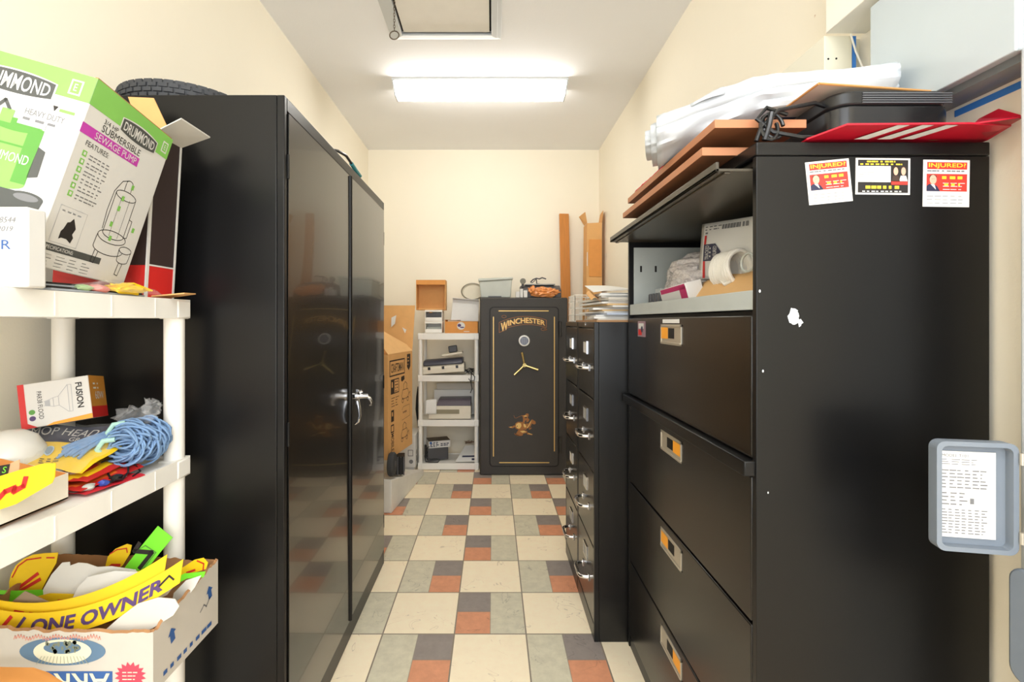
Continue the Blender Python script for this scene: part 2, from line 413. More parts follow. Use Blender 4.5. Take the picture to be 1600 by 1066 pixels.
mb.tube([(-0.574, hy, hz-0.01), (-0.566, hy-0.004, hz-0.045), (-0.562, hy-0.006, hz-0.08), (-0.568, hy-0.008, hz-0.106), (-0.582, hy-0.008, hz-0.116)], [0.008, 0.0075, 0.0065, 0.0055, 0.0045], 10)
mb.cyl((-0.565, hy, hz+0.018), (-0.553, hy, hz+0.024), 0.008)
obj('handle', mb, chrome, df, label='chrome T shaped handle')

# tire and cable on the cabinet
t = thing('tire', 'small grey black rubber tire lying flat on the black cabinet', 'tire', (-1.0, 1.56, 1.98))
T = Matrix.Translation((-1.0, 1.56, 1.981))
R0 = 0.2
prof = [(0.125, 0.012), (0.14, 0.003), (0.17, 0.0), (0.19, 0.006), (0.198, 0.018), (0.2, 0.03), (0.198, 0.045), (0.19, 0.058), (0.17, 0.064), (0.14, 0.061), (0.125, 0.052), (0.12, 0.032)]
obj('casing', MB().lathe(prof, T, 64, closed=True), black_rub, t)
mb = MB()
for row, (z, dz) in enumerate(((0.011, 0.007), (0.024, 0.0075), (0.038, 0.0075), (0.050, 0.007))):
    n = 44
    for k in range(n):
        a0 = 2*PI*(k+0.5*(row % 2))/n; a1 = a0+2*PI/n*0.8
        pts = []
        for rr in (0.196, 0.2035 - (0.004 if row in (0, 3) else 0)):
            for aa in (a0, a1):
                for zz in (z-dz*0.75, z+dz*0.75): pts.append(T @ Vector((rr*math.cos(aa), rr*math.sin(aa), zz)))
        v = [mb.bm.verts.new(p) for p in pts]
        for q in ((4,5,7,6), (0,1,5,4), (2,6,7,3), (1,3,7,5), (0,4,6,2)): mb.face([v[i] for i in q])
tr = obj('tread', mb, black_rub, t); tr['kind'] = 'stuff'
t = thing('cable', 'black cable with teal end on top of the black cabinet', 'cable', (-0.6, 1.9, 1.98))
pts = [(-0.70, 1.75, 1.988), (-0.64, 1.80, 1.992), (-0.615, 1.86, 2.006), (-0.604, 1.93, 2.012), (-0.604, 2.0, 2.004)]
obj('cord', MB().tube(pts, 0.006, 8), black_pl, t)
obj('plug', MB().tube([(-0.604, 2.0, 2.003), (-0.603, 2.06, 1.994), (-0.603, 2.13, 1.990)], [0.009, 0.009, 0.008], 10), M('teal_plastic', (50, 140, 150), 0.4), t, label='teal plug')

# ------------------------------------------------------------------ plastic shelving units
def shelving(label, x0, x1, y0, y1, tops, lip, pr, front):
    t = thing('plastic_shelving_unit', label, 'shelf', ((x0+x1)/2, (y0+y1)/2, 0), None)
    ztop = tops[0]
    for zt in tops:
        mb = MB().box(x0+0.006, x1-0.006, y0+0.006, y1-0.006, zt-0.018, zt-0.006)
        w = 0.008
        mb.box(x0, x1, y0, y0+w, zt-lip, zt).box(x0, x1, y1-w, y1, zt-lip, zt).box(x0, x0+w, y0+w, y1-w, zt-lip, zt).box(x1-w, x1, y0+w, y1-w, zt-lip, zt)
        n = 7                                   # raised ribs on the long front lip
        for k in range(1, n):
            if front == 'x':
                y = y0+(y1-y0)*k/n; mb.box(x1-0.002, x1+0.0012, y-0.0015, y+0.0015, zt-lip+0.003, zt-0.003)
            else:
                x = x0+(x1-x0)*k/n; mb.box(x-0.0015, x+0.0015, y0-0.0012, y0+0.002, zt-lip+0.003, zt-0.003)
        sh = obj('shelf', mb, white_pl, t)
        for xx in (x0+pr, x1-pr):
            for yy in (y0+pr, y1-pr):
                obj('socket', MB().box(xx-pr-0.002, xx+pr+0.002, yy-pr-0.002, yy+pr+0.002, zt-lip-0.002, zt-0.001), white_pl, sh, bevel=0.006)
    for xx in (x0+pr, x1-pr):
        for yy in (y0+pr, y1-pr):
            obj('post', MB().cyl((xx, yy, 0), (xx, yy, ztop-lip), pr*0.93, seg=24), white_pl, t)
    return t
shelving('white plastic shelving unit at left in front of black cabinet, piled with goods', -1.18, -0.83, 0.36, 1.285, (1.388, 0.962, 0.53, 0.11), 0.05, 0.026, 'x')
shelving('small white plastic shelf unit at back wall beside the gun safe', -0.668, -0.126, 4.18, 4.50, (1.222, 0.848, 0.448, 0.062), 0.056, 0.02, 'y')

# ------------------------------------------------------------------ pump box on the top shelf
Rm = Matrix(((-0.1096, -0.9642, 0.2416), (0.9905, -0.0855, 0.1081), (-0.0836, 0.2511, 0.9643)))
O = Vector((-0.8455, 0.8564, 1.4335)); DU, DW, DH = 0.252, 0.25, 0.374
eu, ew, eh = [Vector(Rm.col[i]) for i in range(3)]
t = thing('pump_box', 'white and green cardboard pump box leaning on the top shelf', 'box', O+eu*0.1+ew*0.1)
B = Matrix((eu, ew, eh)).transposed().to_4x4(); B.translation = O
obj('carton', MB().box(0, DU, 0, DW, 0, DH, B), white_card, t, bevel=0.002)
FR = frame(O, eu, eh); FL = frame(O+ew*DW, -ew, eh)
mb = MB()
# 0 green 1 black 2 magenta 3 white 4 grey 5 dark green 6 pale grey 7 charcoal
def logo(mb, F, x, y, w, h):
    def wp(a, b):
        k = (a-x)/w*2-1; return a, y+h/2+(b-y-h/2)*(1-0.28*k*k)
    mb.m(3); mb.pol(F, [wp(x-0.006+(w+0.012)*k/12, y+h+0.006) for k in range(13)]+[wp(x+w+0.006-(w+0.012)*k/12, y-0.006) for k in range(13)], 0.0008)
    mb.m(7); mb.pol(F, [wp(x-0.003+(w+0.006)*k/12, y+h+0.003) for k in range(13)]+[wp(x+w+0.003-(w+0.006)*k/12, y-0.003) for k in range(13)], 0.0011)
    mb.m(3); mb.text(F, 'DRUMMOND', x+0.003, y+0.003, w-0.006, h-0.006, 0.0015, wp, bold=0.012)
mb.m(0); mb.rect(FR, 0, DH-0.052, DU, 0.052)
logo(mb, FR, 0.092, DH-0.060, 0.108, 0.030)
mb.m(3); mb.rect(FR, 0.222, DH-0.042, 0.020, 0.026, 0.0007); mb.m(0); mb.rect(FR, 0.225, DH-0.039, 0.014, 0.020, 0.001); mb.m(3); mb.text(FR, 'E', 0.229, DH-0.035, 0.006, 0.012, 0.0014)
mb.m(1); mb.text(FR, '3/4 HP', 0.046, DH-0.068, 0.040, 0.0095)
mb.text(FR, 'SUBMERSIBLE', 0.046, DH-0.0845, 0.118, 0.0145, bold=0.0)
mb.m(2); mb.rect(FR, 0.0, DH-0.108, 0.168, 0.020)
mb.m(3); mb.text(FR, 'SEWAGE PUMP', 0.036, DH-0.105, 0.124, 0.014, 0.0009)
mb.m(1); mb.text(FR, 'FEATURES:', 0.022, DH-0.126, 0.062, 0.0105)
for k in range(6):
    y = DH-0.144-k*0.0165
    mb.m(0); mb.rect(FR, 0.022, y-0.003, 0.011, 0.0115); mb.m(3); mb.rect(FR, 0.025, y, 0.005, 0.006, 0.0008)
    mb.m(4); mb.lines(FR, 0.040, y-0.005, 0.058, 0.0135, 2, 0.34, k, 5)
mb.m(3); mb.rect(FR, 0.018, 0.052, 0.066, 0.072, 0.0005); mb.m(6); mb.stroke(FR, [(0.018, 0.052), (0.084, 0.052), (0.084, 0.124), (0.018, 0.124), (0.018, 0.052)], 0.001); mb.lines(FR, 0.024, 0.112, 0.05, 0.008, 1, 0.4, 3, 4)
mb.m(1); mb.pol(FR, [(0.036, 0.060), (0.042, 0.064), (0.054, 0.064), (0.066, 0.058), (0.069, 0.070), (0.064, 0.076), (0.068, 0.088), (0.062, 0.098), (0.056, 0.107), (0.050, 0.098), (0.044, 0.096), (0.040, 0.082), (0.036, 0.076)], 0.0008)
mb.m(7); mb.rect(FR, 0.008, 0.034, 0.150, 0.014); mb.m(3); mb.text(FR, 'SPECIFICATIONS:', 0.012, 0.0375, 0.070, 0.007, 0.0008)
mb.rect(FR, 0.008, 0.002, 0.150, 0.031, 0.0005); mb.m(4); mb.lines(FR, 0.014, 0.005, 0.13, 0.026, 4, 0.25, 9, 4)
# line drawing of the pump
cx = 0.168
mb.m(1); S = lambda p, w=0.0016: mb.stroke(FR, p, w)
def arc(cx, cy, rx, ry, a0, a1, n=16): return [(cx+rx*math.cos(a0+(a1-a0)*k/n), cy+ry*math.sin(a0+(a1-a0)*k/n)) for k in range(n+1)]
S(arc(cx, 0.195, 0.032, 0.010, 0, 2*PI, 24)); S([(cx-0.032, 0.195), (cx-0.032, 0.105)]); S([(cx+0.032, 0.195), (cx+0.032, 0.105)])
S(arc(cx, 0.105, 0.032, 0.010, PI, 2*PI)); S(arc(cx, 0.098, 0.043, 0.014, PI, 2*PI)); S([(cx-0.043, 0.098), (cx-0.045, 0.072)]); S(arc(cx, 0.072, 0.045, 0.014, PI, 2*PI))
S(arc(cx, 0.098, 0.043, 0.014, 0, PI)); S([(cx-0.036, 0.062), (cx-0.038, 0.036), (cx-0.029, 0.034), (cx-0.026, 0.059)])
S(arc(cx+0.052, 0.080, 0.020, 0.008, 0, 2*PI, 20)); S([(cx+0.032, 0.080), (cx+0.034, 0.056)]); S([(cx+0.072, 0.080), (cx+0.070, 0.056)]); S(arc(cx+0.052, 0.056, 0.018, 0.007, PI, 2*PI))
S([(cx+0.044, 0.049), (cx+0.042, 0.022), (cx+0.052, 0.020), (cx+0.056, 0.048)])
S([(cx-0.012, 0.206), (cx-0.012, 0.222)]); S([(cx+0.008, 0.206), (cx+0.008, 0.224)]); S(arc(cx-0.002, 0.224, 0.010, 0.006, 0, PI))
S([(cx-0.006, 0.230), (cx-0.024, 0.222), (cx-0.038, 0.195), (cx-0.040, 0.15), (cx-0.036, 0.11)]); S([(cx+0.032, 0.15), (cx+0.042, 0.148), (cx+0.042, 0.108), (cx+0.032, 0.106)])
S([(cx-0.012, 0.19), (cx-0.012, 0.10)], 0.0008); S([(cx+0.014, 0.19), (cx+0.014, 0.10)], 0.0008)
mb.m(0)
for px, py in ((cx+0.005, 0.214), (cx-0.012, 0.182), (cx-0.014, 0.158), (cx+0.05, 0.125), (cx-0.020, 0.120), (cx-0.010, 0.090)):
    mb.rect(FR, px, py, 0.008, 0.011, 0.0008)
# left face
mb.m(0); mb.rect(FL, 0, DH-0.052, DW, 0.052)
logo(mb, FL, 0.046, DH-0.068, 0.136, 0.037)
mb.m(3); mb.rect(FL, DW-0.042, DH-0.044, 0.022, 0.030, 0.0007); mb.m(0); mb.rect(FL, DW-0.039, DH-0.041, 0.016, 0.024, 0.001); mb.m(3); mb.text(FL, 'E', DW-0.034, DH-0.036, 0.006, 0.014, 0.0014)
mb.m(1); mb.pol(FL, [(0.192, DH-0.074), (0.202, DH-0.074), (0.197, DH-0.085)]); mb.m(0); mb.rect(FL, 0.205, DH-0.083, 0.028, 0.006)
mb.m(4); mb.text(FL, 'HEAVY DUTY', 0.150, DH-0.104, 0.070, 0.012); mb.lines(FL, 0.150, DH-0.116, 0.066, 0.008, 1, 0.6, 3, 3)
mb.m(7); mb.pol(FL, [(0, DH-0.075), (0.072, DH-0.078), (0.050, DH-0.165), (0, DH-0.19)]); mb.m(3); mb.text(FL, 'SIBLE', 0.014, DH-0.108, 0.036, 0.013, 0.0008); mb.m(2); mb.rect(FL, 0.012, DH-0.122, 0.035, 0.008, 0.0008)
# printed pump picture: green motor, dark foot
px, py = 0.142, 0.137
mb.m(0); mb.pol(FL, [(px-0.052, py), (px-0.052, py+0.105)]+[(px+0.052*math.cos(a), py+0.105+0.016*math.sin(a)) for a in [PI-PI*k/12 for k in range(13)]]+[(px+0.052, py)]+[(px+0.052*math.cos(a), py-0.014*math.sin(a)) for a in [PI*k/12 for k in range(13)]], 0.0006)
mb.m(5); mb.rect(FL, px+0.026, py+0.002, 0.026, 0.108, 0.0008); mb.rect(FL, px-0.052, py+0.068, 0.104, 0.004, 0.0009); mb.disc(FL, px, py+0.108, 0.046, 0.012, 0.0009)
mb.m(3); mb.text(FL, 'DRUMMOND', px-0.046, py+0.038, 0.090, 0.018, 0.001)
mb.m(0); mb.rect(FL, px-0.030, py+0.108, 0.022, 0.026, 0.0011)
mb.m(6); mb.rect(FL, px+0.002, py+0.112, 0.050, 0.010, 0.0011)
mb.m(7); mb.stroke(FL, [(px-0.018, py+0.134), (px-0.03, py+0.150), (px-0.05, py+0.118), (px-0.075, py+0.09)], 0.006, 0.0011)
mb.m(7); mb.pol(FL, [(px+0.050, py+0.016), (px+0.068, py+0.022), (px+0.066, py+0.072), (px+0.052, py+0.078)], 0.0008)
mb.pol(FL, [(px-0.06, py-0.012), (px+0.062, py-0.012), (px+0.068, py-0.042), (px+0.03, py-0.058), (px-0.06, py-0.05)], 0.0008)
mb.disc(FL, px+0.062, py-0.020, 0.030, 0.011, 0.001); mb.pol(FL, [(px+0.032, py-0.02), (px+0.092, py-0.02), (px+0.084, py-0.062), (px+0.042, py-0.064)], 0.0009)
mb.m(4); mb.disc(FL, px+0.062, py-0.020, 0.022, 0.007, 0.0013)
obj('print', mb, [green, black_ink, magenta, white_card, grey_ink, green_d, lgrey_ink, M('charcoal_print', (76, 78, 76), 0.5)], t, smooth='raw')
# the raised top flaps' raw edge
obj('flap', MB().box(0.003, DU-0.003, 0.002, 0.008, DH, DH+0.003, B), kraft_d, t, label='torn brown cardboard edge')

# white box with blue letters in front of it
t = thing('carton', 'plain white carton with blue RER letters in front of pump box', 'box', (-0.87, 0.828, 1.388))
obj('body', MB().box(-0.945, -0.805, 0.81, 0.846, 1.3885, 1.5285), white_card, t, bevel=0.004)
F = frame((-0.945, 0.81, 1.3885), (1, 0, 0), (0, 0, 1))
mb = MB(); mb.text(F, 'RER', 0.062, 0.066, 0.050, 0.016); 
mb.m(1); mb.text(F, '68544', 0.085, 0.112, 0.036, 0.010, shear=0.3); mb.text(F, '2019', 0.088, 0.097, 0.028, 0.009, shear=0.3)
obj('print', mb, [blue, grey_ink], t, smooth='raw')

# tall black and red box behind the pump box
t = thing('carton', 'tall black and red box with open flaps behind the pump box', 'box', (-0.95, 1.22, 1.388))
def T3(x, y, z):     # box leans a little to the right as it rises
    return Vector((x+(z-1.389)*0.055, y, z))
mb = MB()
def skew(mb, x0, x1, y0, y1, z0, z1):
    c = [T3(*p) for p in ((x0,y0,z0),(x1,y0,z0),(x1,y1,z0),(x0,y1,z0),(x0,y0,z1),(x1,y0,z1),(x1,y1,z1),(x0,y1,z1))]
    v = [mb.bm.verts.new(p) for p in c]
    for q in ((0,3,2,1),(4,5,6,7),(0,1,5,4),(1,2,6,5),(2,3,7,6),(3,0,4,7)): mb.face([v[i] for i in q])
X0, X1, Y0, Y1, Z1 = -1.10, -0.868, 1.168, 1.272, 1.80
skew(mb.m(1), X0, X1, Y0, Y1, 1.3895, 1.47); skew(mb.m(0), X0, X1, Y0, Y1, 1.4705, Z1)
mb.m(2); skew(mb, X1-0.002, X1+0.0012, Y0-0.001, Y0+0.008, 1.3895, Z1); skew(mb, X1-0.002, X1+0.0012, Y1-0.006, Y1+0.001, 1.3895, Z1); skew(mb, X1-0.001, X1+0.001, Y0, Y1, 1.4695, 1.4735)
obj('body', mb, [M('brown_black_print', (56, 44, 42), 0.45), red, white_card], t)
a = T3(X1, Y0, Z1); b = T3(X1, Y1, Z1)
mb = MB(); mb.prism([a, b, b+Vector((0.075, 0.005, 0.030)), a+Vector((0.072, -0.005, 0.032))], (0, 0, 0.003))
obj('flap', mb, M('grey_board', (214, 212, 204), 0.7), t, label='grey white flap folded out to the right')
c = T3(X1-0.09, Y0, Z1); d = T3(X1-0.03, Y0, Z1)
mb = MB(); mb.prism([T3(X1-0.095, Y1, Z1), T3(X1-0.012, Y1, Z1), Vector((-0.930, Y1+0.012, Z1+0.142)), Vector((-1.0, Y1+0.012, Z1+0.145))], (0, 0.003, 0))
obj('flap', mb, kraft, t, label='brown flap standing up at the back')
a2 = Vector((-0.868, 1.20, 1.390))
obj('flap', MB().prism([(-0.868, 1.19, 1.392), (-0.868, 1.262, 1.392), (-0.800, 1.262, 1.402), (-0.790, 1.20, 1.400)], (0, 0, 0.003)), kraft, t, label='brown flap at the foot')

# grey papers and yellow bag on the top shelf
mb = MB(); R = random.Random(2)
for k in range(4):
    z = 1.389+k*0.0045
    T = Matrix.Translation((-0.955, 1.0, z)) @ Matrix.Rotation(R.uniform(-0.06, 0.06), 4, 'Z')
    mb.m(k % 2).box(-0.11, 0.118-0.006*k, -0.125, 0.13, 0, 0.004, T)
solo('folder_stack', mb, [M('grey_folder', (168, 174, 182), 0.6), black_ink], 'flat stack of grey and black folders under the pump box', 'folders')
t = thing('plastic_bag', 'clear bag of yellow and red parts at edge of top shelf', 'bag', (-0.83, 1.06, 1.39))
def bagf(u, v):
    x = -0.868+0.06*u; y = 0.93+0.23*v
    return Vector((x+0.012*noise.noise(Vector((u*4, v*5, 1))), y, 1.394+0.028*math.sin(PI*u)**0.5*math.sin(PI*v)**0.6*(0.8+0.5*noise.noise(Vector((u*5, v*7, 3))))))
obj('film', MB().grid(bagf, 14, 26), clear_pl, t)
mb = MB()
mb.m(0).blob((-0.84, 1.075, 1.403), (0.022, 0.055, 0.011), 3, 0.35, 2.5, 3)
mb.m(1).blob((-0.842, 1.0, 1.400), (0.018, 0.025, 0.008), 5, 0.3, 2.5, 2)
mb.m(2).blob((-0.842, 0.962, 1.399), (0.016, 0.018, 0.007), 8, 0.3, 2.5, 2)
for k in range(9): mb.m(0).tube([(-0.856+0.004*k, 1.035+0.006*math.sin(k*2), 1.402), (-0.852+0.003*k, 1.08, 1.417), (-0.858+0.005*k, 1.125, 1.403)], 0.0022, 6)
ct = obj('contents', mb, [yellow, M('salmon_plastic', (232, 140, 130), 0.5), M('pale_green_plastic', (170, 200, 140), 0.5)], t, label='yellow and salmon plastic parts'); ct['kind'] = 'stuff'

# ------------------------------------------------------------------ middle shelf of the left unit
ZM = 0.962
# light bulb box
Rb = Matrix(((-0.3772, -0.9087, -0.179), (0.9165, -0.3941, 0.0691), (-0.1333, -0.138, 0.9814)))
O = Vector((-0.9864, 1.1558, 1.092)); DU, DW, DH = 0.10, 0.1348, 0.106
eu, ew, eh = [Vector(Rb.col[i]) for i in range(3)]
B = Matrix((eu, ew, eh)).transposed().to_4x4(); B.translation = O
t = thing('bulb_box', 'white and orange floodlight bulb box lying on the mop bag', 'box', O+ew*0.06)
obj('carton', MB().box(0, DU, 0, DW, 0, DH, B), white_card, t, bevel=0.002)
FR = frame(O, eu, eh); FL = frame(O+ew*DW, -ew, eh)
mb = MB()
mb.m(0); mb.rect(FR, 0, 0, DU, DH); mb.m(1); mb.rect(FR, 0, 0, DU, 0.028, 0.0006); mb.m(2)
FV = FR @ Matrix.Translation((0, 0, 0))
mb.text(FR, '60W', 0.028, 0.046, 0.055, 0.020, 0.0009); mb.lines(FR, 0.022, 0.070, 0.05, 0.022, 2, 0.4, 3, 2); mb.lines(FR, 0.03, 0.010, 0.05, 0.010, 1, 0.6, 2, 3)
mb.m(1); mb.rect(FL, 0, 0, 0.012, DH); mb.m(3); mb.pol(FL, [(0.045, 0), (DW, 0), (DW, 0.012), (0.06, 0.006)]); mb.m(1); mb.pol(FL, [(0, 0), (0.03, 0), (0.012, 0.012)], 0.0006)
Fr = frame(FL @ Vector((0.108, 0.092, 0)), FL.to_3x3() @ Vector((0, -1, 0)), FL.to_3x3() @ Vector((1, 0, 0)))
mb.m(4); mb.text(Fr, 'FUSION', 0, 0, 0.062, 0.013, bold=0.025)
Fr2 = frame(FL @ Vector((0.034, 0.084, 0)), FL.to_3x3() @ Vector((0, -1, 0)), FL.to_3x3() @ Vector((1, 0, 0)))
mb.text(Fr2, 'PAR38 FLOOD', 0, 0, 0.066, 0.009)
mb.m(5)
for seg in ([(0.040, 0.046), (0.053, 0.043), (0.066, 0.044), (0.088, 0.025), (0.098, 0.025), (0.100, 0.090), (0.090, 0.090), (0.066, 0.066), (0.053, 0.064), (0.040, 0.060), (0.040, 0.046)], [(0.066, 0.044), (0.066, 0.066)], [(0.053, 0.043), (0.053, 0.064)], [(0.090, 0.026), (0.091, 0.090)], [(0.030, 0.048), (0.040, 0.046)], [(0.030, 0.058), (0.040, 0.060)]):
    mb.stroke(FL, [(0.022+x*0.78, y) for x, y in seg], 0.0011)
mb.pol(FL, [(0.047, 0.048), (0.057, 0.046), (0.057, 0.060), (0.047, 0.058)])
mb.m(6); mb.disc(FL, 0.022, 0.022, 0.006); mb.m(7); mb.disc(FL, 0.022, 0.037, 0.006)
obj('print', mb, [M('amber_print', (206, 140, 52), 0.5), red, white_card, orange, black_ink, lgrey_ink, purple_ink, green_d], t, smooth='raw')

# mop head package
t = thing('mop_package', 'clear bag holding blue mop yarn and navy yellow card', 'mop', (-0.98, 1.1, ZM))
c00, c10, c11, c01 = Vector((-1.01, 1.01, 1.012)), Vector((-0.895, 1.02, 0.998)), Vector((-0.895, 1.21, 1.052)), Vector((-1.165, 1.165, 1.068))
def cardf(u, v, k=0):
    p = (c00*(1-u)+c10*u)*(1-v)+(c01*(1-u)+c11*u)*v
    return p+Vector((0, -0.004, 0.012))*(math.sin(PI*u)*0.5+0.6*noise.noise(Vector((u*3, v*3, 5))))+Vector((0, 0, k))
mb = MB(); NU, NV = 18, 12
mb.grid(lambda u, v: cardf(u, v), NU, NV)
mb.bm.faces.ensure_lookup_table()
for i, f in enumerate(mb.bm.faces): f.material_index = 0 if (i % NV) < NV*0.55 else 1
cd = obj('card', mb, [yellow, navy], t, smooth='raw')
def wcard(x, y): return x, y
class FF:                      # a curved surface used like a frame
    def __init__(s, f): s.f = f
    def __matmul__(s, p): return s.f(p.x, p.y, p.z)
G = FF(lambda u, v, d: cardf(u, v, 0.0015+d))
mb = MB(); mb.m(0); mb.text(G, 'MOP HEAD', 0.06, 0.72, 0.60, 0.18, bold=0.0, shear=0.15); mb.text(G, 'GRADE', 0.44, 0.60, 0.26, 0.09)
mb.m(1); mb.disc(G, 0.30, 0.36, 0.06, 0.10, 0.0006); mb.disc(G, 0.12, 0.36, 0.05, 0.09, 0.0006); mb.m(2); mb.disc(G, 0.30, 0.36, 0.045, 0.08, 0.001); mb.disc(G, 0.12, 0.36, 0.035, 0.07, 0.001)
mb.m(3); mb.lines(G, 0.22, 0.08, 0.3, 0.14, 3, 0.35, 4, 3)
obj('print', mb, [white_card, M('pale_blue_print', (190, 214, 232), 0.5), M('grey_blue_print', (140, 160, 176), 0.5), black_ink], cd, smooth='raw')
R = random.Random(5)
mb = MB()                       # yarn seen through the window of the card
for k in range(34):
    u0 = 0.86+R.uniform(-0.06, 0.06); v0 = 0.80+R.uniform(-0.1, 0.06); u1 = 0.52+R.uniform(-0.06, 0.22); v1 = 0.30+R.uniform(-0.12, 0.14)
    pts = []
    for q in range(7):
        s = q/6; pts.append(cardf(u0+(u1-u0)*s+0.02*math.sin(s*6+k), v0+(v1-v0)*s+0.02*math.sin(s*5+k*2), 0.004+0.006*math.sin(PI*s)))
    mb.tube(pts, 0.0028, 6)
y1 = obj('yarn', mb, skyblue, t, label='pale blue yarn strands in the card window'); y1['kind'] = 'stuff'
mb = MB()                       # hank of yarn spilling out at the right
bx, by, bz = -0.875, 1.17, 1.03
for k in range(78):
    ax = R.uniform(0.030, 0.058); az = R.uniform(0.016, 0.046); ph = R.uniform(-0.35, 0.5); oy = R.uniform(-0.055, 0.05); oz = R.uniform(-0.016, 0.018); ox = R.uniform(-0.012, 0.012)
    pts = []
    for q in range(15):
        a = -2.5+5.0*q/14
        x = ax*math.cos(a)+ox-0.012; z = az*math.sin(a)
        xr = x*math.cos(ph)-z*math.sin(ph); zr = x*math.sin(ph)+z*math.cos(ph)
        pts.append(Vector((bx+xr, by+oy+0.012*math.sin(a*1.5+k), max(ZM+0.004, bz+oz+zr))))
    mb.tube(pts, 0.0027, 6)
y2 = obj('yarn', mb, skyblue, t, label='loops of blue yarn spilling out'); y2['kind'] = 'stuff'
mb = MB()
for (yy, zz) in ((1.13, 1.062), (1.10, 1.03)):
    mb.tube([(bx-0.04, yy, zz-0.018), (bx-0.05, yy-0.005, zz), (bx-0.04, yy, zz+0.018), (bx-0.02, yy+0.01, zz+0.02)], 0.006, 8)
obj('band', mb, M('mint_band', (170, 214, 204), 0.5), t, label='mint green bands round the yarn')
mb = MB()
mb.grid(lambda u, v: cardf(u*1.02, v*1.05-0.10, 0.012)+Vector((0, 0, 0.010*noise.noise(Vector((u*7, v*7, 2))))), 22, 16)
mb.blob((bx-0.03, 1.185, 1.085), (0.045, 0.03, 0.030), 4, 0.5, 2.6, 3)
mb.blob((bx-0.0, 1.205, 1.105), (0.024, 0.02, 0.024), 9, 0.6, 2.6, 3)
obj('film', mb, clear_pl, t)

# white globe, clear film, open tray of stickers
solo('glass_globe', MB().lathe([(0.002, 0.0), (0.03, 0.0), (0.046, 0.012), (0.054, 0.032), (0.050, 0.055), (0.038, 0.072), (0.02, 0.081), (0.002, 0.083)], Matrix.Translation((-1.077, 1.045, 0.963)) @ Matrix.Diagonal((1.2, 1.2, 1.5, 1)), 32), M('opal_glass', (232, 232, 228), 0.25), 'white opal globe behind the open tray on middle shelf', 'globe')
t = thing('open_tray', 'low white cardboard tray of yellow stickers on middle shelf', 'tray', (-0.96, 0.8, ZM))
A = [Vector((-0.881, 0.972, 0)), Vector((-1.085, 1.0, 0)), Vector((-1.085, 0.55, 0)), Vector((-0.881, 0.55, 0))]
hts = [1.015, 1.045, 1.015, 1.013]
zb = ZM+0.0005
obj('base', MB().prism([(p.x, p.y, zb) for p in A], (0, 0, 0.003)), kraft, t)
for i in range(4):
    p, q = A[i], A[(i+1) % 4]; n = Vector((-(q-p).y, (q-p).x, 0)).normalized()*0.003
    mb = MB(); mb.m(0).prism([(p.x, p.y, zb), (q.x, q.y, zb), (q.x, q.y, hts[(i+1) % 4]), (p.x, p.y, hts[i])], n*0.5)
    mb.m(1).prism([Vector((p.x, p.y, zb))+n*0.52, Vector((q.x, q.y, zb))+n*0.52, Vector((q.x, q.y, hts[(i+1) % 4]))+n*0.52, Vector((p.x, p.y, hts[i]))+n*0.52], n*0.5)
    obj('side_panel', mb, [M('cream_card', (234, 226, 208), 0.6), kraft_o], t)
def card(name, pts, Y, mat, label, cat, group=None, marks=None, marks_mats=(), th=0.0015, lean=0.0, zref=None):
    """stiff flat card: outline as seen, at its own distance Y, leaning back by lean per metre of height"""
    w = [P(x, y, Y) for x, y in pts]
    z0 = min(p.z for p in w)
    def at(x, y, d=0.0):
        p = P(x, y, Y); return Vector((p.x, p.y+lean*(p.z-z0)-d, p.z))
    mb = MB(); mb.m(0).prism([at(x, y) for x, y in pts], (0, th, 0))
    if marks:
        G = FF(lambda x, y, d: at(x, -y, d)); marks(mb, G)
    return solo(name, mb, [mat]+list(marks_mats), label, cat, group, smooth=False)
card('sticker', [(-25, 752), (10, 741), (48, 731), (66, 731), (70, 752), (68, 760), (20, 790), (-25, 805)], 0.83, yellow, 'yellow sticker with big red letter in the white tray', 'sticker',
     marks=lambda mb, G: (mb.m(1).stroke(G, [(-20, -798), (-2, -772), (12, -766), (12, -772), (25, -764), (25, -752)], 8, 0.001)), marks_mats=(red,), lean=0.3)
card('sticker', [(-20, 738), (18, 722), (24, 745), (-20, 762)], 0.87, M('tan_card', (214, 170, 130), 0.7), 'tan card with black and green patch in the white tray', 'sticker',
     marks=lambda mb, G: (mb.m(1).pol(G, [(-12, -731), (6, -728), (7, -743), (-12, -748)], 0.0008), mb.m(2).text(G, 'S', -3, -741, 6, 9, 0.0012)), marks_mats=(black_ink, green_hi), lean=0.3)
solo('plastic_wrap', MB().blob((-1.01, 0.93, 1.015), (0.055, 0.03, 0.028), 12, 0.5, 2.4, 3), clear_pl, 'crumpled clear plastic wrap in the white tray', 'wrap')
solo('packet', MB().blob((-1.05, 0.90, 1.00), (0.03, 0.02, 0.022), 6, 0.25, 2, 2), M('pink_packet', (226, 120, 110), 0.4), 'pink packet at the back of the white tray', 'packet')

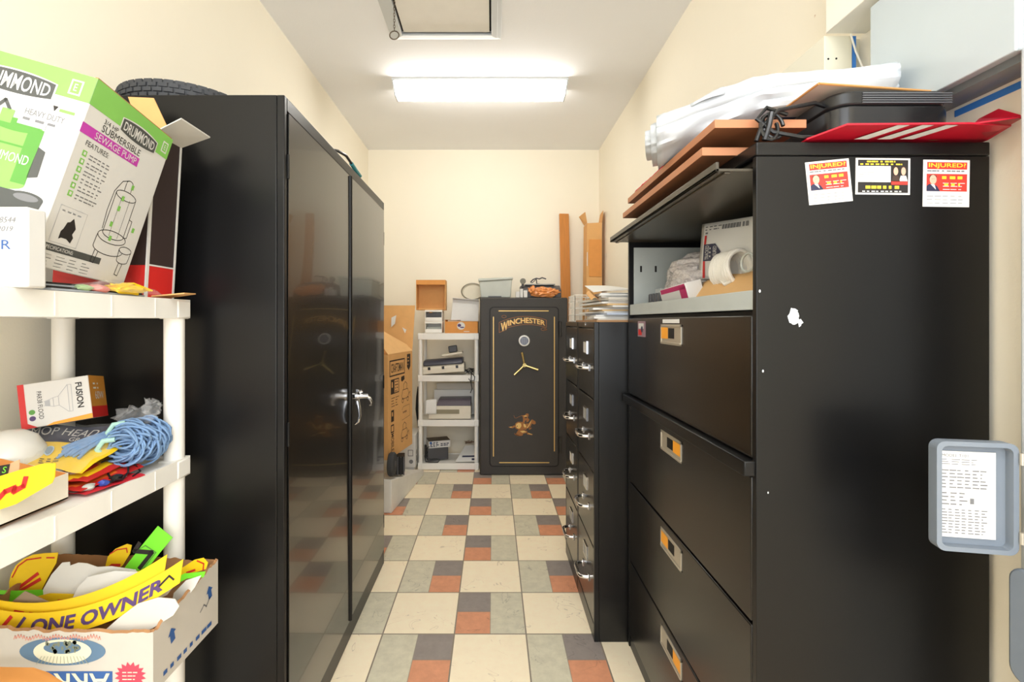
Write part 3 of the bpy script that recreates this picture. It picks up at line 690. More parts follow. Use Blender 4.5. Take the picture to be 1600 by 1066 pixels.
# red and yellow packs near the shelf edge
def pack(x0, x1, y0, y1, z, bow, cols, name, label, seedv, rz=0.0):
    T = Matrix.Translation(((x0+x1)/2, (y0+y1)/2, 0)) @ Matrix.Rotation(rz, 4, 'Z')
    hx, hy = (x1-x0)/2, (y1-y0)/2
    def f(u, v): return T @ Vector((-hx+2*hx*u, -hy+2*hy*v, z+bow*math.sin(PI*u*0.9)*(0.4+v)+0.004*noise.noise(Vector((u*4, v*4, seedv)))))
    nu, nv = 12, 12
    mb = MB().grid(f, nu, nv, (0, 0, -0.0018)); mb.bm.faces.ensure_lookup_table()
    for i in range(nu*nv):
        iu, iv = i//nv, i % nv
        d = math.hypot(iu/nu-0.45, (iv/nv-0.4)*0.8)
        mb.bm.faces[i].material_index = 1 if 0.18 < d < 0.36 else 0
    return solo(name, mb, cols, label, 'packet')
pack(-0.99, -0.878, 1.0, 1.16, 0.985, 0.010, [red, yellow], 'blister_card', 'red and yellow card packet just below the mop bag', 3, 0.1)
pack(-0.965, -0.860, 0.99, 1.15, 0.972, 0.008, [red, M('red_orange_print', (230, 110, 40), 0.5)], 'blister_card', 'red packet under the yellow ringed card packet', 7, -0.08)
pack(-0.945, -0.842, 1.00, 1.13, 0.9645, 0.0008, [M('crimson_card', (200, 36, 48), 0.5), white_card], 'blister_card', 'crimson card lying flat at the shelf edge', 9, -0.25)
solo('plastic_clip', MB().blob((-0.872, 1.010, 0.972), (0.014, 0.012, 0.008), 3, 0.3, 2, 2), grey_pl, 'small pale grey plastic clip beside the white tray', 'clip')
solo('plastic_clip', MB().blob((-0.862, 1.037, 0.972), (0.012, 0.011, 0.008), 4, 0.3, 2, 2), M('blue_plastic', (60, 80, 170), 0.4), 'small blue plastic clip on the crimson card', 'clip')
solo('plastic_clip', MB().blob((-0.858, 1.066, 0.973), (0.014, 0.014, 0.009), 5, 0.3, 2, 2), black_pl, 'small black plastic clip on the crimson card', 'clip')
mb = MB(); mb.tube([(-0.92+0.0, 1.10, 0.998), (-0.90, 1.13, 1.006), (-0.872, 1.12, 0.99), (-0.856, 1.10, 0.975), (-0.850, 1.075, 0.966), (-0.862, 1.06, 0.967), (-0.885, 1.075, 0.985)], 0.0022, 6)
mb.tube([(-0.90, 1.11, 0.998), (-0.875, 1.14, 0.985), (-0.85, 1.13, 0.968), (-0.845, 1.10, 0.966)], 0.0022, 6)
solo('cord', mb, black_pl, 'thin black cord between mop yarn and red packets', 'cord')

# ------------------------------------------------------------------ torn box with stickers on the lower shelf
t = thing('torn_box', 'torn white printed cardboard box of stickers on lower left shelf', 'box', (-0.95, 1.12, 0.53))
bx0, bx1, by0, by1, bz0 = -1.17, -0.725, 1.0, 1.236, 0.5335
R = random.Random(11)
def torn_wall(p, q, z1a, z1b, inward, seed, name='side_panel', outer=None):
    p, q = Vector(p), Vector(q); n = 40; mb = MB(); Rr = random.Random(seed)
    tops = []
    for k in range(n+1):
        s = k/n; tops.append(z1a+(z1b-z1a)*s+0.010*noise.noise(Vector((s*9, seed, 0)))+Rr.uniform(-0.0022, 0.0022))
    iw = Vector(inward)
    for k in range(n):
        a = p.lerp(q, k/n); b = p.lerp(q, (k+1)/n)
        A0, B0 = Vector((a.x, a.y, bz0)), Vector((b.x, b.y, bz0)); A1, B1 = Vector((a.x, a.y, tops[k])), Vector((b.x, b.y, tops[k+1]))
        mb.m(0); mb.quad(A0, B0, B1, A1)
        m2 = iw*0.006; e = Vector((0, 0, 0.003))
        mb.m(1); mb.quad(A0+m2, A1+m2+e, B1+m2+e, B0+m2); mb.quad(A1, B1, B1+m2+e, A1+m2+e)
    return obj(name, mb, [M('aged_white_card', (198, 192, 182), 0.7, var=0.05), kraft_d], t, smooth='raw')
torn_wall((bx0, by0, 0), (bx1, by0, 0), 0.672, 0.664, (0, 1, 0), 1)
torn_wall((bx1, by0, 0), (bx1, by1, 0), 0.664, 0.700, (-1, 0, 0), 2)
torn_wall((bx1, by1, 0), (bx0, by1, 0), 0.700, 0.716, (0, -1, 0), 3)
torn_wall((bx0, by1, 0), (bx0, by0, 0), 0.69, 0.67, (1, 0, 0), 4)
obj('base', MB().box(bx0+0.007, bx1-0.007, by0+0.007, by1-0.007, bz0, bz0+0.004), kraft_d, t)
F = frame((bx0, by0, bz0), (1, 0, 0), (0, 0, 1))
mb = MB()
def fx(px): return P(px, 0, by0).x-bx0
def fz(py): return P(0, py, by0).z-bz0
mb.m(0); mb.disc(F, fx(98), fz(1018)+0.0, 0.092, 0.030, 0.0006, 40); mb.m(1); mb.disc(F, fx(98), fz(1018), 0.062, 0.026, 0.0009, 40)
mb.m(0); mb.disc(F, fx(98), fz(1012), 0.040, 0.013, 0.0012, 30); mb.m(2)
R = random.Random(3)
for k in range(26): mb.disc(F, fx(98)+R.uniform(-0.036, 0.036), fz(1012)+R.uniform(-0.009, 0.012), R.uniform(0.002, 0.005), R.uniform(0.003, 0.006), 0.0015, 7)
mb.m(3)
for k in range(14): mb.stroke(F, [(fx(98)+(-0.055+0.0085*k)*0.8, fz(1021)-0.006), (fx(98)+(-0.055+0.0085*k), fz(1030)-0.010)], 0.0012, 0.0013)
mb.m(4)
for k in range(30):
    x = fx(22)+k*0.0062; y = fz(996)-0.004+0.003*math.sin(k); mb.stroke(F, [(x, y), (x+0.003, y+0.008), (x+0.005, y+0.001)], 0.0014, 0.0007)
mb.m(5); mb.rect(F, fx(72), fz(1092), fx(176)-fx(72), fz(1049)-fz(1092), 0.0006)
Fi = frame(F @ Vector((fx(172), fz(1052), 0)), (-1, 0, 0), (0, 0, -1)); 
Fi = Matrix(((-1, 0, 0, (F @ Vector((fx(172), 0, 0))).x), (0, 1, 0, by0), (0, 0, -1, (F @ Vector((0, fz(1052), 0))).z), (0, 0, 0, 1))) @ Matrix(((1,0,0,0),(0,0,-1,0),(0,1,0,0),(0,0,0,1)))
mb.m(1); mb.text(Fi, 'ARR', 0, 0, 0.120, 0.040, 0.0011, bold=0.01)
mb.m(6); n = 16; cxs, cys = fx(204), fz(1056)
mb.pol(F, [(cxs+(0.034 if k % 2 else 0.025)*math.cos(2*PI*k/(2*n)), cys+(0.030 if k % 2 else 0.022)*math.sin(2*PI*k/(2*n))) for k in range(2*n)], 0.0006)
mb.m(1); mb.lines(F, cxs-0.017, cys-0.010, 0.034, 0.022, 3, 0.3, 5, 3, 0.001)
obj('print', mb, [M('slate_blue_print', (92, 122, 150), 0.6), M('ivory_print', (226, 222, 196), 0.6), M('olive_print', (120, 128, 110), 0.6), M('sage_print', (160, 164, 140), 0.6), M('faded_red_print', (220, 140, 120), 0.6), M('royal_blue_print', (48, 92, 156), 0.6), M('rose_red_print', (214, 66, 88), 0.6)], t, smooth='raw')
F = frame((bx1, by0, bz0), (0, 1, 0), (0, 0, 1))
mb = MB(); mb.m(0)
for (x, y) in ((0.055, 0.105), (0.195, 0.120)): mb.pol(F, [(x, y), (x+0.016, y-0.012), (x+0.010, y-0.014), (x+0.014, y-0.032), (x, y-0.036), (x-0.004, y-0.016), (x-0.010, y-0.016)], 0.0008)
mb.m(1); mb.stroke(F, [(0.16, 0.075), (0.175, 0.085), (0.185, 0.075), (0.20, 0.09)], 0.003, 0.0008); mb.m(0); mb.lines(F, 0.03, 0.012, 0.18, 0.016, 1, 0.6, 4, 8, 0.0008)
obj('print', mb, [blue, grey_ink], t, smooth='raw')
obj('flap', MB().prism([P(-60, 1066, 0.93), P(-60, 1043, 0.95), P(50, 1045, 0.95), P(74, 1053, 0.955), P(100, 1070, 0.93)], (0, 0.003, 0)), kraft_o, t, label='orange brown flap hanging in front')

def bandf(x0, x1, yc, sag, hw, skew=0.0):        # smile shaped band in picture pixels, thickness 2*hw
    def c(s): return yc+sag*(1-(2*s-1)**2)+skew*(s-0.5)
    def wp(x, v):                                # x in px, v -1..1
        s = (x-x0)/(x1-x0); return x, c(s)-v*hw
    pts = [wp(x0+(x1-x0)*k/20, 1) for k in range(21)]+[wp(x1-(x1-x0)*k/20, -1) for k in range(21)]
    return pts, wp
sg = 'sale stickers heaped in the torn box'
pts, wp = bandf(-60, 268, 935, 40, 17, -60)
def mk(mb, G):
    def w2(px, v): x, y = wp(px, v); return x, -y
    mb.m(1).text(G, 'ONE OWNER', 45, -0.62, 198, 1.2, 0.0012, w2, bold=0.035); mb.m(2).stroke(G, [w2(236, -0.1), w2(250, 0.3), w2(258, -0.3)], 3, 0.001)
    mb.m(1).stroke(G, [w2(18, -0.8), w2(32, 0.6)], 5, 0.001); mb.m(3).stroke(G, [w2(-6, -0.8), w2(10, 0.6)], 6, 0.001)
card('sticker', pts, 1.03, yellow, 'curved yellow sticker lettered ONE OWNER, frontmost in torn box', 'sticker', sg, mk, (purple_ink, black_ink, red), lean=0.25)
pts, wp = bandf(-60, 245, 930, 38, 12, -52)
def mk(mb, G):
    def w2(px, v): x, y = wp(px, v); return x, -y
    mb.m(1).text(G, 'LOW MILES', -20, -0.3, 170, 1.0, 0.0012, w2)
card('sticker', [(x, y-14) for x, y in pts], 1.05, yellow, 'curved yellow sticker just behind the ONE OWNER sticker', 'sticker', sg, lambda mb, G: [mb.m(1).stroke(G, [(x, -960+3*math.sin(x)) , (x+14, -962+3*math.sin(x))], 4, 0.001) for x in (20, 44, 66)], (red,), lean=0.25)
card('sticker', [(6, 950), (30, 929), (52, 937), (80, 947), (115, 955), (155, 957), (125, 964), (70, 963), (30, 958)], 1.065, M('grey_brown_backing', (158, 136, 112), 0.7), 'grey brown backing of curved sticker in torn box', 'sticker', sg, lean=0.25)
card('sticker', [(147, 1000), (178, 972), (205, 952), (235, 944), (262, 946), (271, 956), (264, 968), (235, 985), (200, 998)], 1.02, paper2, 'off white sticker back at right front of torn box', 'sticker', sg, lean=0.3)
card('sticker', [(106, 942), (112, 924), (124, 910), (165, 902), (215, 904), (252, 908), (264, 922), (255, 935), (215, 952), (165, 960), (130, 962), (116, 956)], 1.085, paper, 'large white sticker back in the middle of torn box', 'sticker', sg, lean=0.3)
card('sticker', [(60, 926), (68, 905), (80, 889), (92, 888), (94, 893), (106, 889), (120, 890), (138, 895), (160, 894), (200, 899), (210, 915), (120, 950), (70, 950)], 1.115, paper, 'scalloped white sticker back behind the large one', 'sticker', sg, lean=0.3)
card('sticker', [(42, 952), (44, 938), (70, 932), (108, 933), (112, 945), (122, 960), (60, 962)], 1.10, yellow, 'yellow sticker with red block letter between white backs', 'sticker', sg,
     lambda mb, G: (mb.m(1).pol(G, [(82, -949), (86, -940), (96, -940), (95, -950)], 0.001), mb.m(1).pol(G, [(107, -953), (109, -946), (116, -953)], 0.001), mb.m(1).disc(G, 62, -941, 4, 1.5, 0.001)), (red,), lean=0.25)
card('sticker', [(-40, 924), (20, 926), (72, 924), (73, 932), (30, 940), (-40, 946)], 1.125, green_hi, 'bright green strip lying under the yellow V sticker', 'sticker', sg, lambda mb, G: (mb.m(1).pol(G, [(-10, -930), (8, -931), (8, -934), (-10, -934)], 0.001)), (black_ink,), lean=0.2)
card('sticker', [(10, 912), (11, 900), (16, 888), (26, 879), (40, 873), (56, 871), (79, 870), (79, 885), (70, 905), (62, 926), (30, 932), (14, 928)], 1.15, yellow, 'yellow sticker with red V strokes at left of torn box', 'sticker', sg,
     lambda mb, G: (mb.m(1).stroke(G, [(22, -924), (53, -900)], 5, 0.001), mb.m(1).stroke(G, [(24, -928), (58, -908)], 5, 0.001), mb.m(1).stroke(G, [(14, -905), (20, -889), (32, -880), (54, -877)], 2, 0.001), mb.m(1).stroke(G, [(63, -877), (75, -877)], 2, 0.001)), (red,), lean=0.2)
card('sticker', [(150, 895), (170, 892), (205, 894), (240, 897), (256, 904), (254, 910), (200, 908), (160, 906)], 1.145, yellow, 'narrow yellow sticker with red marks at back of torn box', 'sticker', sg,
     lambda mb, G: [mb.m(1).pol(G, [(x, -903), (x+3, -898), (x+6, -898), (x+5, -904)], 0.001) for x in (185, 192, 205)], (red,), lean=0.2)
card('sticker', [(163, 888), (165, 872), (175, 861), (192, 854), (200, 856), (199, 868), (190, 885), (178, 893), (166, 893)], 1.19, yellow, 'small rounded yellow sticker beside the green number sign', 'sticker', sg,
     lambda mb, G: (mb.m(1).stroke(G, [(168, -868), (178, -862), (193, -860), (195, -866)], 1.6, 0.001), mb.m(1).stroke(G, [(165, -890), (174, -884), (186, -884)], 4, 0.001)), (red,), lean=0.2)
card('sign', [(190, 893), (214, 859), (237, 828), (263, 845), (245, 868), (228, 892)], 1.175, green_hi, 'tilted bright green sign with dark numeral in torn box', 'sign', sg,
     lambda mb, G: (mb.m(1).stroke(G, [(212, -853), (206, -864), (234, -866), (218, -888)], 6.5, 0.001), mb.m(2).stroke(G, [(205, -866), (222, -856), (240, -866), (222, -891)], 1.5, 0.0008)), (black_ink, green_d), lean=0.2)
card('sticker', [(262, 905), (275, 894), (300, 878), (314, 875), (322, 882), (320, 891), (300, 897), (275, 905)], 1.16, yellow, 'yellow crescent sticker at right side of torn box', 'sticker', sg,
     lambda mb, G: (mb.m(1).stroke(G, [(305, -879), (316, -883), (316, -892)], 2, 0.001), mb.m(1).stroke(G, [(291, -896), (303, -892)], 3, 0.001)), (red,), lean=0.2)
card('sticker', [(258, 912), (285, 899), (318, 896), (316, 904), (290, 906), (262, 920)], 1.13, green_hi, 'green strip under the yellow crescent sticker', 'sticker', sg, lean=0.2)
card('sticker', [(266, 955), (268, 930), (285, 912), (308, 905), (300, 922), (280, 948)], 1.115, paper, 'white card against right side of torn box', 'sticker', sg, lean=0.2)

# ------------------------------------------------------------------ right lateral file
t = thing('lateral_file_cabinet', 'wide black lateral file cabinet with open top bay, nearest right', 'cabinet', (0.8, 1.46, 0))
lx0, lx1, ly0, ly1, lz = 0.557, 1.05, 0.99, 1.93, 1.709
mb = MB().box(lx0, lx1, ly0, ly0+0.015, 0, lz-0.03).box(lx0, lx1, ly1-0.015, ly1, 0, lz-0.03).box(lx1-0.012, lx1, ly0+0.015, ly1-0.015, 0, lz-0.03)
mb.box(lx0+0.004, lx1-0.012, ly0+0.015, ly1-0.015, 0, 0.05)
obj('body', mb, black_side, t, bevel=0.0015)
obj('top_panel', MB().box(lx0-0.001, lx1, ly0-0.0015, ly1+0.001, lz-0.029, lz), black_side, t, bevel=0.003)
obj('top_panel_edge', MB().box(lx0+0.01, lx1-0.02, ly0+0.016, ly1-0.016, lz-0.042, lz-0.030), black_side, t)
# open bay
mb = MB().box(0.565, 1.036, ly0+0.017, ly1-0.017, 1.355, 1.360).box(0.560, 0.565, ly0+0.017, ly1-0.017, 1.355, 1.397)
mb.box(0.575, 1.036, ly1-0.021, ly1-0.017, 1.361, 1.63).box(0.575, 1.036, ly0+0.017, ly0+0.021, 1.361, 1.63).box(1.030, 1.036, ly0+0.021, ly1-0.021, 1.361, 1.63)
ty = obj('bay_tray', mb, greyint, t, bevel=0.001, label='light grey tray lining the open bay')
mb = MB()
for x in (0.60, 0.66): mb.box(x, x+0.008, ly1-0.0215, ly1-0.0205, 1.53, 1.555)
obj('slot', mb, gap_m, ty)
fd = obj('flip_door', MB().box(0.479, 0.99, ly0+0.016, ly1-0.016, 1.652, 1.658).box(0.479, 0.486, ly0+0.016, ly1-0.016, 1.652, 1.672).box(0.50, 0.512, ly0+0.02, ly1-0.02, 1.648, 1.652), M('olive_black_steel', (64, 58, 48), 0.3, var=0.1, scale=6), t, bevel=0.001, label='flip up door slid back into the top')
for i, (z0, z1) in enumerate(((1.035, 1.342), (0.684, 0.996), (0.362, 0.676), (0.058, 0.354))):
    d = obj('drawer', MB().box(0.5555, 0.59, ly0+0.017, ly1-0.017, z0, z1), black_drawer, t, bevel=0.003)
    ha, hb, hz1 = 1.377, 1.545, z1-0.022; hz0 = hz1-0.064
    fr = MB().box(0.5525, 0.5560, ha, hb, hz1-0.008, hz1).box(0.5525, 0.5560, ha, hb, hz0, hz0+0.006).box(0.5525, 0.5560, ha, ha+0.006, hz0, hz1).box(0.5525, 0.5560, hb-0.006, hb, hz0, hz1)
    fr.box(0.5545, 0.5558, ha+0.006, hb-0.006, hz0+0.006, hz1-0.008).box(0.551, 0.554, ha+0.002, hb-0.002, hz0+0.004, hz0+0.008)
    left = i in (0, 2)
    h = obj('handle', fr, steel, d, bevel=0.0006, label='flush silver pull')
    la, lb = (hb-0.062, hb-0.004) if left else (ha+0.004, ha+0.062)
    obj('index_card', MB().box(0.5530, 0.5536, la, lb, hz0+0.018, hz1-0.010), orange, d, label='orange index card')
    pa, pb = (ha+0.055, hb-0.066) if left else (ha+0.066, hb-0.055)
    obj('finger_recess', MB().box(0.5538, 0.5544, pa, pb, hz0+0.020, hz1-0.012), gap_m, d)
obj('label_strip', MB().box(0.5545, 0.5553, 1.395, 1.530, 1.324, 1.336), paper, t, label='narrow white label strip')
rl = obj('rail', MB().box(0.534, 0.575, ly0+0.005, ly1-0.002, 0.999, 1.032), black_side, t, bevel=0.003)
obj('backing', MB().box(0.575, 0.60, ly0+0.016, ly1-0.016, 0.05, 1.352), gap_m, t)
F = frame((0, ly0, 0), (1, 0, 0), (0, 0, 1))
mb = MB(); R = random.Random(8)
c0 = P(1240, 494, ly0)
mb.pol(F, [(c0.x+0.016*math.cos(a)*R.uniform(0.6, 1.15), c0.z+0.019*math.sin(a)*R.uniform(0.6, 1.15)) for a in [2*PI*k/18 for k in range(18)]], 0.0004)
obj('paint_chip', mb, M('bare_primer', (206, 212, 216), 0.6), t, smooth='raw', label='white scraped patch on the side'); mb = MB(); mb.pol(F, [(c0.x+0.013+0.006*math.cos(a)*R.uniform(0.5, 1.3), c0.z-0.014+0.008*math.sin(a)*R.uniform(0.5, 1.3)) for a in [2*PI*k/10 for k in range(10)]], 0.0005)
for px, py, rr in ((1192, 580, 0.002), (1200, 770, 0.0015), (1187, 455, 0.0022)):
    obj('paint_chip', mb, M('bare_primer', (206, 212, 216)), t, smooth='raw'); mb = MB(); q = P(px, py, ly0); mb.disc(F, q.x, q.z, rr, rr*1.6, 0.0004, 8)
obj('paint_chip', mb, M('bare_primer', (206, 212, 216)), t, smooth='raw')

# adverts held on the near side
def advert(tag, x0, z0, w, h, rot, label, kind):
    c, s = math.cos(rot), math.sin(rot)
    F = frame((x0, ly0-0.0012, z0), (c, 0, s), (-s, 0, c))
    mb = MB(); T = F
    def bx(a, b, cc, d, e): mb.box(a, b, cc, d, 0, e, F)
    mb.m(0).box(0, w, 0, h, -0.0008, 0.0, F)
    if kind == 'card':
        mb.m(1).rect(F, w*0.08, h*0.80, w*0.86, h*0.15); mb.m(2).text(F, 'INJURED?', w*0.11, h*0.815, w*0.80, h*0.115, 0.0007, bold=0.015)
        mb.m(6).lines(F, w*0.08, h*0.74, w*0.84, h*0.045, 1, 0.6, 2, 8)
        mb.m(1).rect(F, w*0.07, h*0.33, w*0.87, h*0.37); mb.m(2).lines(F, w*0.40, h*0.57, w*0.50, h*0.10, 1, 0.62, 3, 3, 0.0006); mb.lines(F, w*0.45, h*0.43, w*0.45, h*0.09, 1, 0.62, 4, 3, 0.0006)
        mb.m(0).lines(F, w*0.42, h*0.35, w*0.5, h*0.20, 3, 0.2, 5, 3, 0.0006)
        mb.m(3).pol(F, [(w*0.07, h*0.33), (w*0.36, h*0.33), (w*0.30, h*0.43), (w*0.22, h*0.49), (w*0.12, h*0.48), (w*0.07, h*0.44)], 0.0007)
        mb.m(0).pol(F, [(w*0.15, h*0.48), (w*0.24, h*0.47), (w*0.27, h*0.36)], 0.0009)
        mb.m(4).disc(F, w*0.205, h*0.575, w*0.075, h*0.10, 0.0010); mb.m(5).disc(F, w*0.205, h*0.63, w*0.08, h*0.055, 0.0009); mb.rect(F, w*0.175, h*0.585, w*0.018, h*0.008, 0.0012); mb.rect(F, w*0.215, h*0.585, w*0.018, h*0.008, 0.0012)
        mb.m(6).lines(F, w*0.08, h*0.06, w*0.84, h*0.22, 3, 0.12, 6, 5)
    else:
        mb.m(3).rect(F, w*0.04, h*0.05, w*0.92, h*0.90); mb.m(2).lines(F, w*0.20, h*0.87, w*0.58, h*0.06, 1, 0.7, 2, 7, 0.0006); mb.lines(F, w*0.08, h*0.80, w*0.84, h*0.055, 1, 0.7, 3, 9, 0.0006)
        mb.m(0).rect(F, w*0.04, h*0.34, w*0.60, h*0.44, 0.0006); mb.m(6).lines(F, w*0.06, h*0.36, w*0.3, h*0.40, 7, 0.18, 4, 2, 0.0008)
        mb.m(2).lines(F, w*0.18, h*0.13, w*0.64, h*0.14, 1, 0.6, 6, 6, 0.0006); mb.m(0).lines(F, w*0.12, h*0.06, w*0.76, h*0.06, 1, 0.5, 7, 9, 0.0006)
        mb.m(1).rect(F, w*0.65, h*0.27, w*0.30, h*0.10, 0.0008)
        for cx, suit in ((0.73, 5), (0.87, 0)):
            mb.m(suit).pol(F, [(w*(cx-0.08), h*0.36), (w*(cx+0.08), h*0.36), (w*(cx+0.05), h*0.52), (w*(cx-0.05), h*0.52)], 0.0008)
            mb.m(4).disc(F, w*cx, h*0.64, w*0.042, h*0.11, 0.0010); mb.m(5).disc(F, w*cx, h*0.72, w*0.044, h*0.05, 0.0009)
    return solo('advert_magnet', mb, [paper, M('advert_red', (226, 60, 50), 0.5), M('advert_yellow', (250, 216, 60), 0.5), navy if kind == 'card' else black_ink, skin, M('dark_hair_print', (70, 52, 44), 0.6), grey_ink], label, 'advert', smooth='raw')
k = ly0/732
advert('a', P(1264, 321, ly0).x, P(0, 321, ly0).z, 0.0925, 0.0905, 0.10, 'tilted white and red INJURED card on the lateral file, leftmost', 'card')
advert('b', P(1336, 303, ly0).x, P(0, 304, ly0).z, 0.1150, 0.0770, -0.01, 'wide dark framed advert with two portraits on lateral file', 'wide')
advert('c', P(1441, 322, ly0).x, P(0, 323, ly0).z, 0.0980, 0.0990, -0.015, 'straight white and red INJURED card on the lateral file, rightmost', 'card')
F = frame((0.5545, 1.79, 1.272), (0, -1, 0), (0, 0, 1))
mb = MB(); mb.m(0).box(0, 0.088, 0, 0.058, -0.0003, 0.0004, F); mb.m(1).rect(F, 0.008, 0.006, 0.04, 0.02, 0.0007); mb.m(2).rect(F, 0.01, 0.03, 0.06, 0.02, 0.0007); mb.m(3).disc(F, 0.05, 0.028, 0.012, d=0.001)
solo('photo_sticker', mb, [M('mauve_print', (150, 120, 130), 0.5), red, white_card, navy], 'small red and white photo sticker on top black drawer', 'sticker', smooth='raw')

# things in the open bay
zb = 1.361
t = thing('mailing_envelope', 'white mailing envelope printed TRACKED INSURED in the open bay', 'envelope', (0.68, 1.38, 1.40))
e00, e10, e11, e01 = Vector((0.660, 1.505, 1.465)), Vector((0.690, 1.22, 1.44)), Vector((0.696, 1.235, 1.608)), Vector((0.676, 1.51, 1.642))
def envf(u, v, d=0):
    p = (e00*(1-u)+e10*u)*(1-v)+(e01*(1-u)+e11*u)*v
    return p+Vector((-1, -0.1, 0))*(0.010*math.sin(PI*u)*math.sin(PI*v)+d)
mb = MB().grid(envf, 12, 12); obj('sleeve', mb, paper, t, solid=0.002)
G = FF(lambda u, v, d: envf(u, v, 0.0022+d))
mb = MB(); mb.m(0).rect(G, 0.10, 0.02, 0.05, 0.30); mb.rect(G, 0.10, 0.62, 0.05, 0.16)
mb.m(1).pol(G, [(0.10, 0.32), (0.36, 0.32), (0.48, 0.47), (0.36, 0.62), (0.10, 0.62)], 0.0005)
class Rot(FF):
    pass
GR = FF(lambda a, b, d: envf(b, a, 0.0022+d))    # lettering runs up the sleeve
GR2 = FF(lambda a, b, d: envf(0.0+(-b), a, 0.0022+d))
mb.m(2); mb.text(GR2, 'TRACKED', 0.345, -0.235, 0.25, 0.085, 0.0012); mb.text(GR2, 'INSURED', 0.365, -0.40, 0.21, 0.075, 0.0012)
for v in (0.40, 0.47, 0.54): mb.disc(G, 0.265, v, 0.014, 0.018, 0.0012, 8)
mb.m(3); mb.lines(G, 0.10, 0.86, 0.36, 0.10, 2, 0.4, 3, 4); mb.stroke(G, [(0.12, 0.82), (0.16, 0.82)], 0.03); mb.lines(G, 0.45, 0.84, 0.45, 0.10, 1, 0.8, 5, 9)
obj('print', mb, [red, navy, paper, grey_ink], t, smooth='raw')
mb = MB()
for kx in range(10):
    yy = 1.245+kx*0.0105
    mb.tube([(0.655+0.032*math.cos(a)*(1+0.06*math.sin(kx)), yy+0.003*math.sin(a*3+kx), 1.475+0.044*math.sin(a)) for a in [2*PI*q/20 for q in range(20)]], 0.0062, 8, closed=True)
mb.tube([(0.64, 1.24, 1.44), (0.63, 1.27, 1.43), (0.632, 1.31, 1.45), (0.64, 1.345, 1.43)], 0.005, 8)
solo('rope_coil', mb, M('white_cotton_rope', (238, 234, 224), 0.85, bump=0.6, bscale=300), 'coil of white rope leaning on the mailing envelope', 'rope')
mb = MB().grid(lambda u, v: Vector((0.595+0.045*v+0.012*math.sin(u*4), 1.42-0.37*u, 1.385+(0.062+0.020*u+0.008*math.sin(u*7))*v)), 18, 6)
solo('manila_envelope', mb, M('manila_paper', (224, 178, 118), 0.7), 'tan manila envelope along the front of the open bay', 'envelope', solid=0.003)
t = thing('tissue_box', 'white and magenta flat box near the manila envelope', 'box', (0.62, 1.52, 1.36))
B = Matrix.Translation((0.592, 1.40, 1.375)) @ Matrix.Rotation(-0.04, 4, 'X') @ Matrix.Rotation(-0.25, 4, 'Y')
obj('carton', MB().box(0, 0.05, 0, 0.215, 0, 0.072, B), white_card, t, bevel=0.002)
F = frame(B @ Vector((0, 0.215, 0)), B.to_3x3() @ Vector((0, -1, 0)), B.to_3x3() @ Vector((0, 0, 1)))
mb = MB(); mb.m(0).rect(F, 0.01, 0.055, 0.20, 0.015); mb.rect(F, 0.165, 0.004, 0.048, 0.060); mb.m(1).lines(F, 0.09, 0.004, 0.06, 0.008, 1, 0.6, 3, 3)
obj('print', mb, [M('raspberry_print', (184, 34, 100), 0.5), black_ink], t, smooth='raw')
t = thing('plastic_bag', 'crumpled milky plastic shopping bag in the open bay', 'bag', (0.70, 1.66, zb))
mb = MB()
def fold(c, rad, seed, n=(26, 26), lo=-0.4):
    c = Vector(c)
    def f(u, v):
        a = 2*PI*u; b = lo+(PI/2-lo)*v
        d = Vector((math.cos(a)*math.cos(b), math.sin(a)*math.cos(b), math.sin(b)))
        q = Vector((d.x*2.0+seed, d.y*2.0, d.z*5.0)); k = 1+0.16*(1-2*abs(noise.noise(q)))+0.20*noise.noise(q*0.6+Vector((3, 1, seed)))
        return c+Vector((d.x*rad[0], d.y*rad[1], d.z*rad[2]))*k
    mb.grid(f, *n)
fold((0.71, 1.66, 1.46), (0.065, 0.125, 0.095), 1.0); fold((0.665, 1.575, 1.455), (0.05, 0.085, 0.060), 5.3); fold((0.70, 1.76, 1.44), (0.05, 0.07, 0.085), 8.1); fold((0.70, 1.62, 1.50), (0.07, 0.08, 0.060), 11.1)
for kx, (yy, ph) in enumerate(((1.54, 0), (1.50, 1))):
    mb.grid(lambda u, v: Vector((0.625-0.012*math.sin(PI*u)+0.006*v, yy+0.045*math.cos(PI*u)+0.012*v*math.cos(PI*u), 1.428+0.055*math.sin(PI*u)-0.014*v*math.sin(PI*u)+0.004*math.sin(u*9+ph))), 16, 3)
obj('film', mb, milky_pl, t)
mb = MB(); mb.m(0).blob((0.72, 1.64, 1.46), (0.040, 0.085, 0.04), 2, 0.3, 1.5, 3); mb.m(1).box(0.70, 0.75, 1.58, 1.66, 1.45, 1.53)
ct = obj('contents', mb, [M('pale_pink_paper', (232, 214, 206), 0.7), paper], t, label='pale pink and white contents'); ct['kind'] = 'stuff'
solo('metal_cash_box', MB().box(0.66, 0.80, 1.54, 1.72, zb, 1.418), M('green_grey_metal', (96, 106, 98), 0.4), 'green grey metal box under the plastic bag', 'box', bevel=0.003)
t = thing('tape_rack', 'black plastic rack at the far end of the open bay', 'rack', (0.63, 1.77, zb))
obj('base', MB().box(0.600, 0.68, 1.70, 1.83, zb, 1.378), black_pl, t)
for kx in range(4): obj('divider', MB().box(0.605, 0.675, 1.705+kx*0.033, 1.725+kx*0.033, 1.3785, 1.435), dkgrey_pl, t, bevel=0.004)
solo('binder', MB().box(0.64, 0.66, 1.845, 1.905, zb, 1.44).box(0.66, 0.80, 1.845, 1.905, zb, 1.46), M('pale_grey_plastic', (205, 208, 208), 0.5), 'pale grey binder against far end of the open bay', 'binder', bevel=0.002)
